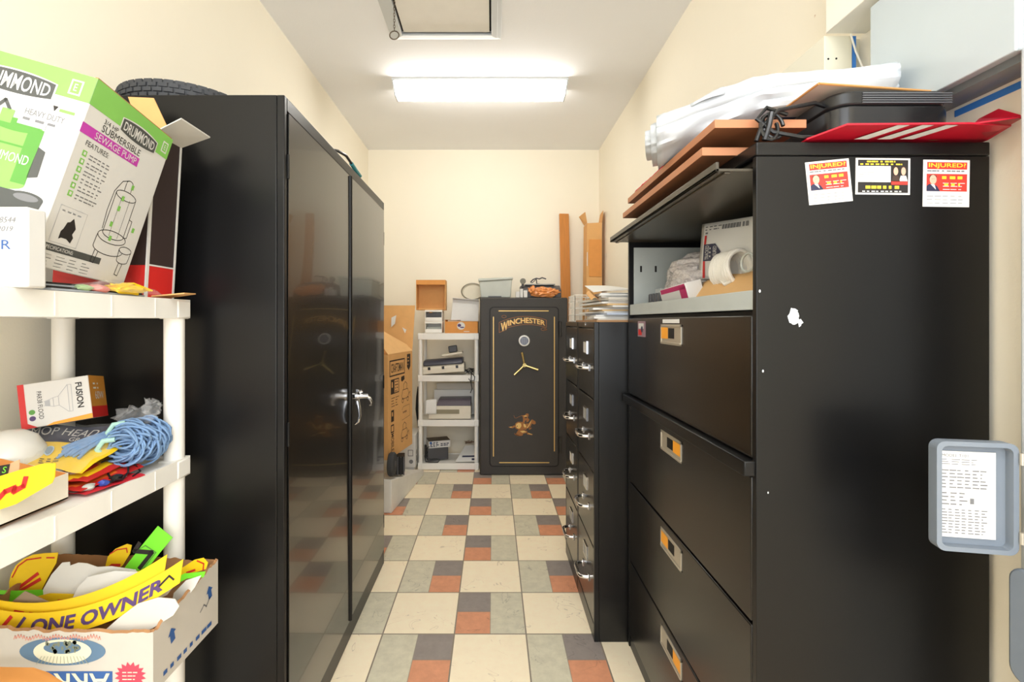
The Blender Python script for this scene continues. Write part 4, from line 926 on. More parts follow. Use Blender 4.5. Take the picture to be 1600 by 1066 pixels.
solo('tape_reel', MB().tube([(0.618, 1.135+0.030*math.cos(a), 1.472+0.022*math.sin(a)) for a in [2*PI*q/24 for q in range(24)]], 0.0028, 8, closed=True), grey_pl, 'thin grey ring standing at near end of the open bay', 'ring')

# ------------------------------------------------------------------ on top of the lateral file
def board(x0, x1, y0, y1, z, th, label):
    mb = MB(); mb.m(0).box(x0+0.001, x1-0.001, y0+0.001, y1-0.001, z, z+th)
    for f in mb.bm.faces:
        f.normal_update()
        if abs(f.normal.z) < 0.5: f.material_index = 1
    return solo('wooden_board', mb, [wood, wood_e], label, 'board', 'brown boards overhanging the lateral file', bevel=0.001)
board(0.480, 0.695, 1.075, 1.735, 1.7105, 0.019, 'brown laminate board lying on the lateral file, lower one')
mb = MB().box(0.61, 0.69, 1.15, 1.68, 1.7305, 1.7565); solo('packing_board', mb, kraft_d, 'flat cardboard packing between the two brown boards', 'cardboard')
board(0.490, 0.695, 1.035, 1.705, 1.7575, 0.019, 'brown laminate board overhanging the aisle, upper one')
mb = MB().grid(lambda u, v: Vector((0.492+0.10*v, 1.36+0.26*u, 1.7775+0.030*math.sin(PI*v)*(0.7+0.4*math.sin(u*9))+0.004*noise.noise(Vector((u*8, v*6, 1))))), 20, 8)
solo('red_cloth', mb, M('red_cloth', (226, 40, 62), 0.6), 'folded red plastic cloth under white sheet at left end', 'cloth', solid=0.003)
# white folded banner
t = thing('folded_banner', 'large folded white vinyl sheet lying across the brown boards', 'sheet', (0.72, 1.25, 1.78))
A0, A1 = Vector((0.470, 1.335, 1.8325)), Vector((0.955, 1.15, 1.893))
def roll(u, a, k):           # flattened sausage, outer surface
    c = A0.lerp(A1, u); c.z = A0.z+(A1.z-A0.z)*min(1.0, max(0.0, u)/0.45); ax = (A1-A0).normalized(); side = Vector((ax.y, -ax.x, 0)).normalized()   # towards the camera
    w = 0.115*(1-0.10*u)*k; h = (0.050-0.004*u)*k
    n = 0.16*(0.5-abs(noise.noise(Vector((u*3.5, math.cos(a)*1.6, math.sin(a)*1.6+k*3)))))*2-0.05+0.05*noise.noise(Vector((u*9, math.cos(a)*3, math.sin(a)*3)))
    ca, sa = math.cos(a), math.sin(a)
    return c+side*(w*math.copysign(abs(ca)**0.75, ca)*(1+n))+Vector((0, 0, h*math.copysign(abs(sa)**0.8, sa)*(1+n)+0.010*math.sin(u*5)*(sa > 0)))
for i, (k, u0, u1) in enumerate(((1.0, 0.0, 1.0), (0.80, -0.03, 1.01), (0.60, -0.06, 1.0), (0.40, -0.035, 0.99))):
    mb = MB().grid(lambda u, v: roll(u0+(u1-u0)*u, 2*PI*v+0.5*i, k), 30, 36)
    obj('fold', mb, vinyl, t, solid=0.003)
def crease(u, v):
    p = roll(0.16+0.15*u, 0.15+0.5*v, 1.03); return p+Vector((0, -0.012, 0.0))*math.sin(PI*u)*(1-v)
obj('fold', MB().grid(crease, 8, 6), vinyl, t, solid=0.002)
# leaning framed panel over the printer
t = thing('flat_panel', 'thin wood edged panel with navy patches resting on black printer', 'panel', (0.88, 1.15, 1.82))
zt = 1.8355
pp = [(0.696, 1.0, zt), (1.03, 1.045, zt+0.002), (1.052, 1.16, zt-0.004), (0.97, 1.32, zt), (0.696, 1.30, zt)]
obj('backing', MB().prism(pp, (0, 0, 0.003)), M('cream_backing', (222, 206, 190), 0.7), t)
mb = MB()
for i in range(5):
    a, b = Vector(pp[i]), Vector(pp[(i+1) % 5]); mb.tube([a+Vector((0, 0, 0.002)), b+Vector((0, 0, 0.002))], 0.0028, 6)
obj('edging', mb, M('orange_wood_edge', (208, 150, 88), 0.5), t)
obj('patch', MB().box(0.700, 0.76, 1.16, 1.295, zt-0.0012, zt-0.0004), navy, t)
obj('patch', MB().box(0.995, 1.035, 1.08, 1.14, zt-0.006, zt-0.0045), navy, t)
# printer
t = thing('printer', 'black vented printer on red cardboard atop the lateral file', 'printer', (0.86, 1.12, 1.735))
pz0, pz1 = 1.7365, 1.8225
def rrect(x0, x1, y0, y1, r, n=6):
    pts = []
    for (cx, cy, a0) in ((x1-r, y0+r, -PI/2), (x1-r, y1-r, 0), (x0+r, y1-r, PI/2), (x0+r, y0+r, PI)):
        for k in range(n+1): pts.append((cx+r*math.cos(a0+PI/2*k/n), cy+r*math.sin(a0+PI/2*k/n)))
    return pts
bp = rrect(0.728, 0.986, 0.995, 1.26, 0.04)
obj('body', MB().prism([(x, y, pz0) for x, y in bp], (0, 0, 0.052)), M('glossy_black_plastic', (30, 30, 31), 0.22), t, bevel=0.003)
obj('lid', MB().prism([(x, y, pz0+0.0535) for x, y in rrect(0.730, 0.984, 0.997, 1.258, 0.04)], (0, 0, pz1-pz0-0.0535)), black_pl, t, bevel=0.006)
mb = MB()
for kx in range(5): mb.box(0.786, 0.976, 0.9945, 0.998, pz0+0.0575+kx*0.0049, pz0+0.0600+kx*0.0049)
obj('vent', mb, M('vent_grey', (92, 94, 98), 0.4), t)
# red striped cardboard
t = thing('red_cardboard', 'red striped cardboard sheet jutting out under the black printer', 'cardboard', (0.86, 1.0, 1.71))
rm = M('red_gloss_card', (196, 24, 48), 0.35); rz = 1.7195
obj('sheet', MB().prism([(0.665, 1.02, 1.7125), (0.662, 0.988, 1.7125), (0.704, 0.93, rz), (0.94, 0.925, rz), (1.035, 0.935, rz), (1.046, 0.99, 1.7125), (1.046, 1.2, 1.7125), (0.705, 1.2, 1.7125), (0.705, 1.05, 1.7125)], (0, 0, 0.0035)), rm, t)
obj('flap', MB().prism([(0.955, 0.930, rz+0.002), (1.025, 0.905, rz+0.004), (1.040, 0.965, 1.765), (1.046, 1.01, 1.764), (1.044, 0.99, 1.716)], (0.002, 0.0, 0.003)), rm, t, label='red corner folded upward')
mb = MB()
for kx in range(3):
    x = 0.795+kx*0.048; mb.quad((x-0.036, 0.984, 1.7130-0.0008), (x-0.008, 0.984, 1.7130-0.0008), (x+0.032, 0.9285, rz-0.0008), (x+0.008, 0.9285, rz-0.0008))
obj('stripe', mb, white_card, t, smooth='raw', label='white diagonal stripes')
# riser that carries the printer
solo('cardboard_pad', MB().box(0.74, 0.98, 1.0, 1.25, 1.7165, 1.7355), kraft_d, 'flat cardboard pad beneath the black printer', 'cardboard')
mb = MB()
def loop(c, rx, rz, tilt, n=18, ph=0): return [Vector((c[0]+rx*math.cos(a), c[1]+tilt*math.sin(a), c[2]+rz*math.sin(a))) for a in [ph+1.8*PI*k/n for k in range(n+1)]]
mb.tube([(0.80, 1.06, 1.80), (0.70, 1.02, 1.805), (0.615, 1.01, 1.785), (0.575, 1.005, 1.745), (0.565, 1.005, 1.716)], 0.0045, 8)
mb.tube([(0.70, 1.0, 1.7225), (0.655, 0.996, 1.7215), (0.60, 1.003, 1.735), (0.568, 1.008, 1.765), (0.59, 1.01, 1.79), (0.64, 1.02, 1.78)], 0.0045, 8)
mb.tube(loop((0.605, 1.012, 1.752), 0.022, 0.030, 0.008), 0.004, 8); mb.tube(loop((0.592, 1.004, 1.745), 0.018, 0.028, 0.006, ph=1), 0.004, 8)
mb.tube([(0.595, 1.0, 1.775), (0.588, 0.998, 1.745), (0.580, 1.0, 1.716)], 0.006, 8)
solo('power_cord', mb, black_pl, 'tangled black power cord beside the black printer', 'cord')

# ------------------------------------------------------------------ right wall boxes
panel_m = M('grey_panel_enamel', (188, 198, 202), 0.45, var=0.02)
t = thing('electrical_panel', 'grey metal electrical panel high on right wall', 'electrical panel', (1.02, 1.03, 1.84))
obj('body', MB().box(0.975, 1.0655, 0.875, 1.195, 1.838, 2.13), panel_m, t, bevel=0.004)
obj('flange', MB().box(0.968, 0.975, 0.868, 1.202, 1.832, 2.135), panel_m, t, bevel=0.002)
obj('lower_rail', MB().box(1.0, 1.065, 0.88, 1.19, 1.822, 1.8375), M('grey_steel_rail', (140, 146, 146), 0.35, 0.4), t)
for y in (0.91, 0.935): obj('knockout', MB().cyl((1.02, y, 1.8365), (1.02, y, 1.8400), 0.009), steel, t)
obj('masking_tape', MB().box(1.0645, 1.0657, 0.90, 1.08, 1.800, 1.815), M('blue_masking_tape', (60, 130, 214), 0.6), t, label='blue masking tape along the bottom')
t = thing('wire_trough', 'white painted wire trough along top of right wall', 'trough', (1.01, 1.1, 2.15))
obj('body', MB().box(0.952, 1.0655, 0.9, 1.34, 2.152, 2.55), M('cream_trough_paint', (242, 238, 226), 0.5, var=0.02), t, bevel=0.002)
t = thing('junction_box', 'beige metal box on right wall behind the white sheet', 'electrical box', (1.0, 1.5, 1.85))
beige_m = M('beige_box_paint', (226, 222, 202), 0.5, var=0.02)
obj('body', MB().box(0.952, 1.032, 1.345, 1.75, 1.82, 2.150), beige_m, t, bevel=0.002)
obj('screw_hole', MB().cyl((0.963, 1.3442, 2.083), (0.963, 1.3455, 2.083), 0.0028), gap_m, t); obj('screw_hole', MB().cyl((0.986, 1.3442, 2.084), (0.986, 1.3455, 2.084), 0.0028), gap_m, t)
obj('masking_tape', MB().box(1.0325, 1.043, 1.345, 1.36, 1.82, 2.149), M('blue_masking_tape', (60, 130, 214)), t, label='blue strip beside the box')
obj('wire', MB().tube([(1.022, 1.338, 2.150), (1.034, 1.335, 2.10), (1.05, 1.33, 2.05), (1.055, 1.32, 1.98)], 0.0025, 6), white_pl, t, label='thin white wire')
obj('mount_rail', MB().box(1.033, 1.0655, 1.36, 1.75, 1.82, 2.15), beige_m, t)
mb = MB()
for (y, z, ry, rz) in ((1.46, 2.31, 0.012, 0.030), (1.44, 2.26, 0.006, 0.02), (1.55, 2.34, 0.004, 0.005)):
    F = frame((XR, y, z), (0, -1, 0), (0, 0, 1)); mb.pol(F, [(ry*math.cos(a)*(0.7+0.4*math.sin(3*a+y*9)), rz*math.sin(a)*(0.8+0.3*math.sin(2*a))) for a in [2*PI*k/14 for k in range(14)]], 0.0006)
o = obj('scuff_marks', mb, M('tan_scuff', (216, 192, 168), 0.8), bpy.data.objects['wall_right'], smooth='raw')

t = thing('timer_switch_box', 'grey timer box with open cover and instruction sheet at right edge', 'switch box', (0.97, 0.75, 0.9))
obj('body', MB().box(0.902, 0.9895, 0.66, 0.792, 0.925, 1.118), grey_box, t, bevel=0.008)
Tc = Matrix.Translation((0.899, 0.800, 0.928)) @ Matrix.Rotation(-0.18, 4, 'Z')
mb = MB().prism([Tc @ Vector((x-0.0, 0.016, z)) for x, z in [(p[0], p[1]) for p in rrect(-0.122, 0.0, 0.0, 0.192, 0.014)]], Tc.to_3x3() @ Vector((0, 0.004, 0)))
rim = rrect(-0.122, 0.0, 0.0, 0.192, 0.014); rin = rrect(-0.114, -0.008, 0.008, 0.184, 0.010)
n = len(rim)
for kx in range(n):
    a, b, c, d = rim[kx], rim[(kx+1) % n], rin[(kx+1) % n], rin[kx]
    fr = [Tc @ Vector((p[0], 0.0, p[1])) for p in (a, b, c, d)]; bk = [Tc @ Vector((p[0], 0.017, p[1])) for p in (a, b, c, d)]
    mb.quad(*fr); mb.quad(fr[1], fr[0], bk[0], bk[1]); mb.quad(fr[3], fr[2], bk[2], bk[3])
cv = obj('cover', mb, grey_box, t, label='open grey cover')
F = frame(Tc @ Vector((-0.110, 0.0145, 0.020)), Tc.to_3x3() @ Vector((1, 0, 0)), Tc.to_3x3() @ Vector((0, 0, 1)))
sh = obj('instruction_sheet', MB().box(0, 0.086, 0, 0.152, 0, 0.0012, F), paper, cv, label='white instruction sheet')
mb = MB(); mb.text(F, 'MODEL T101', 0.004, 0.142, 0.040, 0.005, 0.0018); mb.lines(F, 0.004, 0.128, 0.060, 0.012, 3, 0.3, 1, 4, 0.0018); mb.lines(F, 0.004, 0.086, 0.070, 0.036, 6, 0.34, 2, 6, 0.0018); mb.lines(F, 0.004, 0.056, 0.040, 0.026, 4, 0.34, 3, 3, 0.0018); mb.lines(F, 0.004, 0.006, 0.070, 0.046, 9, 0.34, 4, 7, 0.0018); mb.rect(F, 0.047, 0.060, 0.006, 0.010, 0.0018)
obj('print', mb, [grey_ink], sh, smooth='raw')
for z in (1.095, 0.96): obj('hinge', MB().cyl((0.9, 0.7965, z-0.01), (0.9, 0.7965, z+0.01), 0.0035, seg=10), steel, t)
t = thing('switch_box', 'closed grey rounded box below the open timer box', 'switch box', (0.95, 0.74, 0.7))
obj('body', MB().prism([(0.912, y, z) for y, z in rrect(0.665, 0.815, 0.715, 0.905, 0.022)], (0.0775, 0, 0)), grey_box, t, bevel=0.003)
obj('cover', MB().prism([(0.899, y, z) for y, z in rrect(0.662, 0.818, 0.712, 0.908, 0.024)], (0.0125, 0, 0)), grey_box, t, bevel=0.004)

# ------------------------------------------------------------------ two vertical filing cabinets
def filing(label, y0, y1, handle_dz):
    t = thing('filing_cabinet', label, 'cabinet', (0.74, (y0+y1)/2, 0), 'four drawer filing cabinets')
    x0 = 0.42
    obj('body', MB().box(x0+0.02, 1.062, y0, y1, 0, 1.326).box(x0, x0+0.02, y0, y0+0.012, 0, 1.326).box(x0, x0+0.02, y1-0.012, y1, 0, 1.326).box(x0, x0+0.02, y0+0.012, y1-0.012, 1.302, 1.326).box(x0, x0+0.02, y0+0.012, y1-0.012, 0, 0.066), file_m, t, bevel=0.002)
    ym = (y0+y1)/2
    tops = (1.298, 0.998, 0.690, 0.380)
    for i, z1 in enumerate(tops):
        z0 = (tops[i+1]+0.006) if i < 3 else 0.07
        d = obj('drawer', MB().box(x0+0.001, x0+0.0195, y0+0.015, y1-0.015, z0, z1), file_front, t, bevel=0.003)
        lh = obj('label_holder', MB().box(x0-0.003, x0+0.0005, ym-0.038, ym+0.038, z1-0.115, z1-0.11).box(x0-0.003, x0+0.0005, ym-0.038, ym+0.038, z1-0.062, z1-0.057).box(x0-0.003, x0+0.0005, ym-0.038, ym-0.032, z1-0.11, z1-0.062).box(x0-0.003, x0+0.0005, ym+0.032, ym+0.038, z1-0.11, z1-0.062), chrome, d, label='chrome label frame')
        obj('label', MB().box(x0-0.001, x0+0.0005, ym-0.032, ym+0.032, z1-0.11, z1-0.062), paper2 if i % 2 == 0 else M('grey_card', (170, 168, 160), 0.6), lh)
        hz = z1-0.172; a, b = ym-0.075, ym+0.055
        pts = [(x0+0.002, b, hz), (x0-0.018, b-0.002, hz), (x0-0.034, b-0.012, hz), (x0-0.040, b-0.03, hz), (x0-0.040, a+0.03, hz), (x0-0.034, a+0.012, hz), (x0-0.018, a+0.002, hz), (x0+0.002, a, hz)]
        obj('handle', MB().tube(pts, 0.0072, 10).box(x0-0.003, x0+0.001, a-0.008, a+0.012, hz-0.014, hz+0.014).box(x0-0.003, x0+0.001, b-0.012, b+0.008, hz-0.014, hz+0.014), chrome, d, bevel=0.001, label='chrome loop handle')
    return t
filing('black four drawer filing cabinet right behind the wide lateral file', 1.94, 2.315, 0)
filing('black four drawer filing cabinet farther back, next to the safe', 2.322, 2.695, 0)
obj('lock', MB().cyl((0.418, 2.13, 1.314), (0.4205, 2.13, 1.314), 0.008), chrome, bpy.data.objects['filing_cabinet'])

# papers and wire basket on top
zt = 1.3265
solo('paper_folder', MB().box(0.435, 0.80, 1.96, 2.45, zt, zt+0.008), M('brown_folder', (184, 140, 98), 0.7), 'brown folder at bottom of the messy paper pile', 'folder')
R = random.Random(4); z = zt+0.0085
for kx in range(15):
    th = R.uniform(0.004, 0.012); w, l = R.uniform(0.26, 0.31), R.uniform(0.34, 0.40)
    T = Matrix.Translation((0.60+R.uniform(-0.02, 0.02)+0.002*kx, 2.19+R.uniform(-0.025, 0.025), z)) @ Matrix.Rotation(R.uniform(-0.16, 0.16), 4, 'Z')
    cols = [paper, paper2, M('manila_folder', (226, 190, 136), 0.7), M('pale_blue_folder', (186, 196, 214), 0.7)]
    mt = cols[0] if kx in (1, 2, 4, 6, 7, 9, 10, 12, 13, 14) else cols[2] if kx in (5, 8) else cols[3] if kx == 3 else cols[1]
    sag = R.uniform(0.0, 0.004)
    def f(u, v): return T @ Vector(((u-0.5)*w, (v-0.5)*l, th*0.5+0.0*u))
    mb = MB().box(-w/2, w/2, -l/2, l/2, 0, th*0.92, T)
    solo('paper_stack', mb, mt, {paper: 'white sheaf of paper in the messy pile on the filing cabinet', paper2: 'off white sheaf in the messy pile on the filing cabinet', cols[2]: 'tan folder sticking out of the pile on the filing cabinet', cols[3]: 'pale blue folder low in the pile on the filing cabinet'}[mt], 'papers', {paper: 'white sheaves on the filing cabinets', paper2: 'off white sheaves on the filing cabinets', cols[2]: 'tan folders in the paper pile', cols[3]: None}[mt], bevel=0.0)
    z += th
mb = MB().grid(lambda u, v: Vector((0.44+0.28*u+0.02*v, 2.05+0.30*v, z+0.002+0.05*v*(1-u*0.55)+0.012*math.sin(PI*u))), 12, 10, (0, 0, 0.0015))
solo('paper_sheet', mb, paper, 'white sheets curling up on top of the paper pile', 'papers')
mb = MB().grid(lambda u, v: Vector((0.50+0.26*u, 1.99+0.26*v, z+0.004+0.030*v*(0.3+u*0.5)+0.006*math.sin(3*u))), 12, 10, (0, 0, 0.0015))
solo('paper_sheet', mb, paper, 'white sheets fanned out at the front of the paper pile', 'papers')
mb = MB().grid(lambda u, v: Vector((0.432+0.05*u, 2.05+0.12*v, zt+0.095+0.035*v+0.012*math.sin(u*5))), 8, 8, (0, 0, 0.0015))
solo('crumpled_wrapper', mb, kraft, 'brown crumpled paper poking out of the pile left side', 'wrapper')
t = thing('wire_basket', 'white wire basket beside the paper pile', 'basket', (0.46, 2.5, zt))
mb = MB(); wx0, wx1, wy0, wy1, wz0, wz1 = 0.43, 0.62, 2.455, 2.66, zt+0.003, zt+0.14
for zz in (wz0, wz0+0.035, wz0+0.07, wz0+0.105, wz1): mb.tube([(wx0, wy0, zz), (wx1, wy0, zz), (wx1, wy1, zz), (wx0, wy1, zz)], 0.0022, 6, closed=True)
for kx in range(7):
    y = wy0+(wy1-wy0)*kx/6; x = wx0+(wx1-wx0)*kx/6
    for xx in (wx0, wx1): mb.tube([(xx, y, wz0), (xx, y, wz1)], 0.0018, 6)
    for yy in (wy0, wy1): mb.tube([(x, yy, wz0), (x, yy, wz1)], 0.0018, 6)
    mb.tube([(x, wy0, wz0), (x, wy1, wz0)], 0.0018, 6)
obj('wires', mb, M('white_wire', (226, 222, 212), 0.4), t)

# ------------------------------------------------------------------ gun safe
t = thing('gun_safe', 'charcoal upright gun safe with gold lettering at back wall', 'safe', (0.267, 4.32, 0))
sx0, sx1, sy0, sy1, sz = -0.112, 0.648, 4.04, 4.62, 1.534
obj('body', MB().box(sx0, sx1, sy0, sy1, 0, sz), safe_m, t, bevel=0.012)
def ring_panel(x0, x1, z0, z1, r, w, y0, y1):
    mb = MB(); A = rrect(x0, x1, z0, z1, r, 8); B = rrect(x0+w, x1-w, z0+w, z1-w, max(0.002, r-w), 8); n = len(A)
    for k in range(n):
        a, b, c, d = A[k], A[(k+1) % n], B[(k+1) % n], B[k]
        f = [(p[0], y0, p[1]) for p in (a, b, c, d)]; g = [(p[0], y1, p[1]) for p in (a, b, c, d)]
        mb.quad(*f); mb.quad(f[1], f[0], g[0], g[1]); mb.quad(f[3], f[2], g[2], g[3])
    return mb
def sx(px): return P(px, 0, sy0).x
def szz(py): return P(0, py, sy0).z
d = obj('door', MB().prism([(x, sy0-0.010, z) for x, z in rrect(sx(766), sx(872), szz(728), szz(481), 0.03, 8)], (0, 0.0095, 0)), safe_m, t, bevel=0.003)
obj('door_groove', ring_panel(sx(764.6), sx(873.4), szz(729.4), szz(479.6), 0.034, 0.012, sy0-0.0015, sy0), gap_m, t)
F = frame((0, sy0-0.0103, 0), (1, 0, 0), (0, 0, 1))
mb = MB()
for a, b in (((779, 486), (857, 486)), ((771, 495), (771, 713)), ((866, 495), (866, 705)), ((780, 722.5), (858, 722.5))):
    if a[0] == b[0]: mb.rect(F, sx(a[0])-0.0042, szz(b[1]), 0.0084, szz(a[1])-szz(b[1]), 0.0004)
    else: mb.rect(F, sx(a[0]), szz(a[1])-0.0042, sx(b[0])-sx(a[0]), 0.0084, 0.0004)
obj('pinstripe', mb, gold, d, smooth='raw', label='gold pinstripe border')
# arched banner
mb = MB(); bx0_, bx1_ = sx(780), sx(853.5)
def arch(x, v):      # v 0 bottom .. 1 top
    s = (x-bx0_)/(bx1_-bx0_)
    top = szz(494.5)-(2*(s-0.56))**2*0.042; bot = szz(507.2)-(2*(s-0.60))**2*0.040-(0.012 if s < 0.15 else 0)
    return x, bot+(top-bot)*v
outl = [arch(bx0_+(bx1_-bx0_)*k/30, 1.0) for k in range(31)]; outb = [arch(bx0_+(bx1_-bx0_)*k/30, 0.0) for k in range(31)]
mb.m(1); mb.stroke(F, outl, 0.004); mb.stroke(F, outb, 0.004); mb.stroke(F, [outl[0], outb[0]], 0.004); mb.stroke(F, [outl[-1], outb[-1]], 0.004)
for c, r in (((sx(787.5), szz(494.8)), 0.016), ((sx(849), szz(514.5)), 0.017), ((sx(852), szz(515)), 0.010)):
    mb.stroke(F, [(c[0]+r*math.cos(a)*1.2, c[1]+r*math.sin(a)*0.7) for a in [2*PI*k/16 for k in range(17)]], 0.0035)
def tw(dx=0, dy=0):
    def w(x, v): a, b = arch(x, v); return a+dx, b+dy
    return w
mb.m(1); mb.text(F, 'INCHESTER', sx(794)+0.004, 0.18, sx(851)-sx(794), 0.66, 0.0006, tw(0.003, -0.003), bold=0.02)
mb.text(F, 'W', sx(782.5)+0.004, -0.02, sx(793.5)-sx(782.5), 0.88, 0.0006, tw(0.003, -0.003), bold=0.02)
mb.m(0); mb.text(F, 'INCHESTER', sx(794), 0.18, sx(851)-sx(794), 0.66, 0.0010, tw(), bold=0.012)
mb.text(F, 'W', sx(782.5), -0.02, sx(793.5)-sx(782.5), 0.88, 0.0010, tw(), bold=0.012)
obj('name_banner', mb, [gold, gold2], d, smooth='raw', label='gold WINCHESTER lettering on an arched ribbon')
# horse and rider emblem
mb = MB()
def e(px, py): return (sx(px), szz(py))
def Z3(pts): return [e(770+x*100/1523, 630+y*70/1066) for x, y in pts]
mb.m(1)
for poly in ([(365,555),(430,560),(520,520),(530,560),(470,595),(400,580)],
             [(525,560),(535,480),(590,440),(680,440),(760,480),(850,480),(900,420),(930,380),(1010,430),(1020,480),(985,505),(930,480),(900,540),(870,600),(800,630),(700,620),(640,650),(590,620),(545,600)],
             [(600,640),(700,620),(820,660),(810,700),(720,725),(700,770),(620,780),(540,745),(570,690)],
             [(820,690),(880,720),(945,730),(940,755),(880,750),(810,735)], [(500,700),(560,740),(640,765),(600,780),(530,750)],
             [(700,460),(720,400),(710,320),(680,290),(760,280),(800,240),(850,250),(850,300),(830,340),(870,390),(850,430),(800,460)],
             [(870,600),(920,570),(910,610),(850,630)]):
    mb.pol(F, Z3(poly), 0.0006)
mb.stroke(F, Z3([(500,290),(520,345),(560,350),(620,320),(690,290)]), 0.003, 0.0006)
mb.m(0)
for poly in ([(545,550),(560,490),(620,460),(670,480),(680,540),(640,600),(590,600)], [(800,590),(860,500),(900,420),(915,400),(905,450),(870,520),(830,580)], [(720,300),(790,285),(820,310),(760,320)], [(640,660),(740,650),(800,680),(700,700)], [(730,480),(770,500),(800,560),(760,580),(730,540)], [(400,560),(440,550),(460,570),(410,575)], [(840,700),(930,735),(930,748),(850,725)]):
    mb.pol(F, Z3(poly), 0.0010)
mb.m(2)
for poly in ([(560,540),(585,530),(590,555),(570,560)], [(760,420),(800,400),(800,470),(770,500)], [(760,330),(820,320),(800,350),(765,355)], [(790,610),(840,590),(880,540),(850,610),(810,635)]):
    mb.pol(F, Z3(poly), 0.0014)
obj('emblem', mb, [gold, gold2, safe_m], d, smooth='raw', label='gold horse and rider emblem')
kx0, kz0 = sx(818.8), szz(532.5)
T = Matrix.Translation((kx0, sy0-0.0105, kz0)) @ Matrix.Rotation(PI/2, 4, 'X')
kp = obj('keypad', MB().lathe([(0.048, 0), (0.048, 0.014), (0.044, 0.020), (0.036, 0.0205), (0.036, 0.016), (0.001, 0.016)], T, 40), M('bright_plastic_ring', (236, 236, 234), 0.3), d, label='round white keypad')
mb = MB()
for r_ in range(4):
    for c_ in range(3):
        x, z = kx0-0.018+c_*0.018, kz0+0.020-r_*0.0135; mb.box(x-0.0072, x+0.0072, sy0-0.0285, sy0-0.0265, z-0.0048, z+0.0048)
obj('key', mb, M('grey_keys', (150, 156, 172), 0.4), kp); obj('key_plate', MB().cyl((kx0, sy0-0.0268, kz0), (kx0, sy0-0.0262, kz0), 0.0355, seg=32), M('grey_key_plate', (116, 120, 134), 0.5), kp)
hx, hz = sx(819), szz(570)
mb = MB().cyl((hx, sy0-0.0102, hz), (hx, sy0-0.050, hz), 0.020, 0.016, 20); mb.cyl((hx, sy0-0.050, hz), (hx, sy0-0.058, hz), 0.012, 0.008, 16)
for px, py in ((814.8, 550), (803, 585), (840, 577)):
    q = Vector((sx(px), sy0-0.052, szz(py))); mb.tube([(hx, sy0-0.04, hz), Vector((hx, sy0-0.046, hz)).lerp(q, 0.5), q], [0.0085, 0.0085, 0.0105], 12)
obj('handle', mb, brass, d, label='three spoke brass handle')
for py0, py1 in ((502, 526), (682, 707)):
    obj('hinge', MB().cyl((sx(873.5)+0.008, sy0-0.012, szz(py1)), (sx(873.5)+0.008, sy0-0.012, szz(py0)), 0.013, seg=16), M('black_hinge_steel', (44, 42, 40), 0.45), t, bevel=0.002)

# on the safe
t = thing('storage_bin', 'grey lidded plastic bin on top of the gun safe', 'bin', (0.03, 4.2, sz))
bz = sz+0.001
def frus(x0, x1, y0, y1, z0, z1, k, slant=0.0):
    mb = MB(); v = [mb.bm.verts.new(p) for p in ((x0+k,y0+k,z0),(x1-k,y0+k,z0),(x1-k,y1-k,z0),(x0+k,y1-k,z0),(x0,y0,z1),(x1,y0,z1+slant),(x1,y1,z1+slant),(x0,y1,z1))]
    for q in ((0,3,2,1),(4,5,6,7),(0,1,5,4),(1,2,6,5),(2,3,7,6),(3,0,4,7)): mb.face([v[i] for i in q])
    return mb
obj('body', frus(-0.118, 0.168, 4.08, 4.42, bz, bz+0.140, 0.012, 0.018), grey_pl, t, bevel=0.008)
obj('lid', MB().prism([(-0.126, 4.072, bz+0.141), (0.176, 4.072, bz+0.159), (0.176, 4.072, bz+0.178), (-0.126, 4.072, bz+0.166)], (0, 0.35, 0)), grey_pl, t, bevel=0.006)
obj('grip', MB().box(-0.04, 0.075, 4.079, 4.088, bz+0.004, bz+0.014), dkgrey_pl, t)
t = thing('oval_tray', 'beige oval tray leaning beside the grey bin', 'tray', (-0.2, 4.47, 1.52))
T = Matrix.Translation((-0.19, 4.445, 1.610)) @ Matrix.Rotation(PI/2-0.15, 4, 'X') @ Matrix.Diagonal((0.112, 0.082, 1, 1))
obj('plate', MB().lathe([(0.02, 0.0), (0.80, 0.0), (0.86, 0.006), (0.90, 0.006), (0.90, -0.004), (0.02, -0.006)], T, 40), M('beige_enamel', (216, 208, 188), 0.4), t)
obj('rim', MB().lathe([(0.89, 0.012), (1.0, 0.010), (1.0, -0.008), (0.89, -0.008)], T, 40, closed=True), M('dark_olive_rim', (120, 112, 92), 0.4), t)
t = thing('adding_machine', 'grey printing calculator behind orange bag on the gun safe', 'calculator', (0.44, 4.25, sz))
obj('body', MB().prism([(0.25, y, z) for y, z in ((4.13, bz), (4.13, bz+0.07), (4.22, bz+0.115), (4.38, bz+0.118), (4.38, bz))], (0.355, 0, 0)), dkgrey_pl, t, bevel=0.008)
obj('cover', MB().box(0.29, 0.56, 4.20, 4.36, bz+0.119, bz+0.130), M('silver_grey_plastic', (164, 164, 162), 0.4), t, bevel=0.004)
obj('knob', MB().cyl((0.268, 4.16, bz+0.150), (0.268, 4.20, bz+0.155), 0.026, 0.024, 24), M('olive_grey_plastic', (128, 126, 112), 0.5), t)
obj('knob_stem', MB().cyl((0.268, 4.18, bz+0.10), (0.268, 4.18, bz+0.13), 0.012), dkgrey_pl, t)
for i, (x0, x1, h) in enumerate(((0.200, 0.232, 0.052), (0.236, 0.262, 0.075), (0.268, 0.300, 0.062))):
    solo('small_carton', MB().box(x0, x1, 4.06, 4.115, bz, bz+h), white_card, ('small low white carton beside the grey bin', 'tallest of the small white cartons on the safe', 'small white carton beside the orange bag')[i], 'box', 'small cartons on the safe', bevel=0.002)
mb = MB().blob((0.45, 4.085, bz+0.045), (0.125, 0.036, 0.042), 5, 0.35, 2.2, 4, flat=bz+0.001); mb.blob((0.345, 4.085, bz+0.065), (0.035, 0.03, 0.034), 8, 0.5, 2.2, 3, flat=bz+0.001)
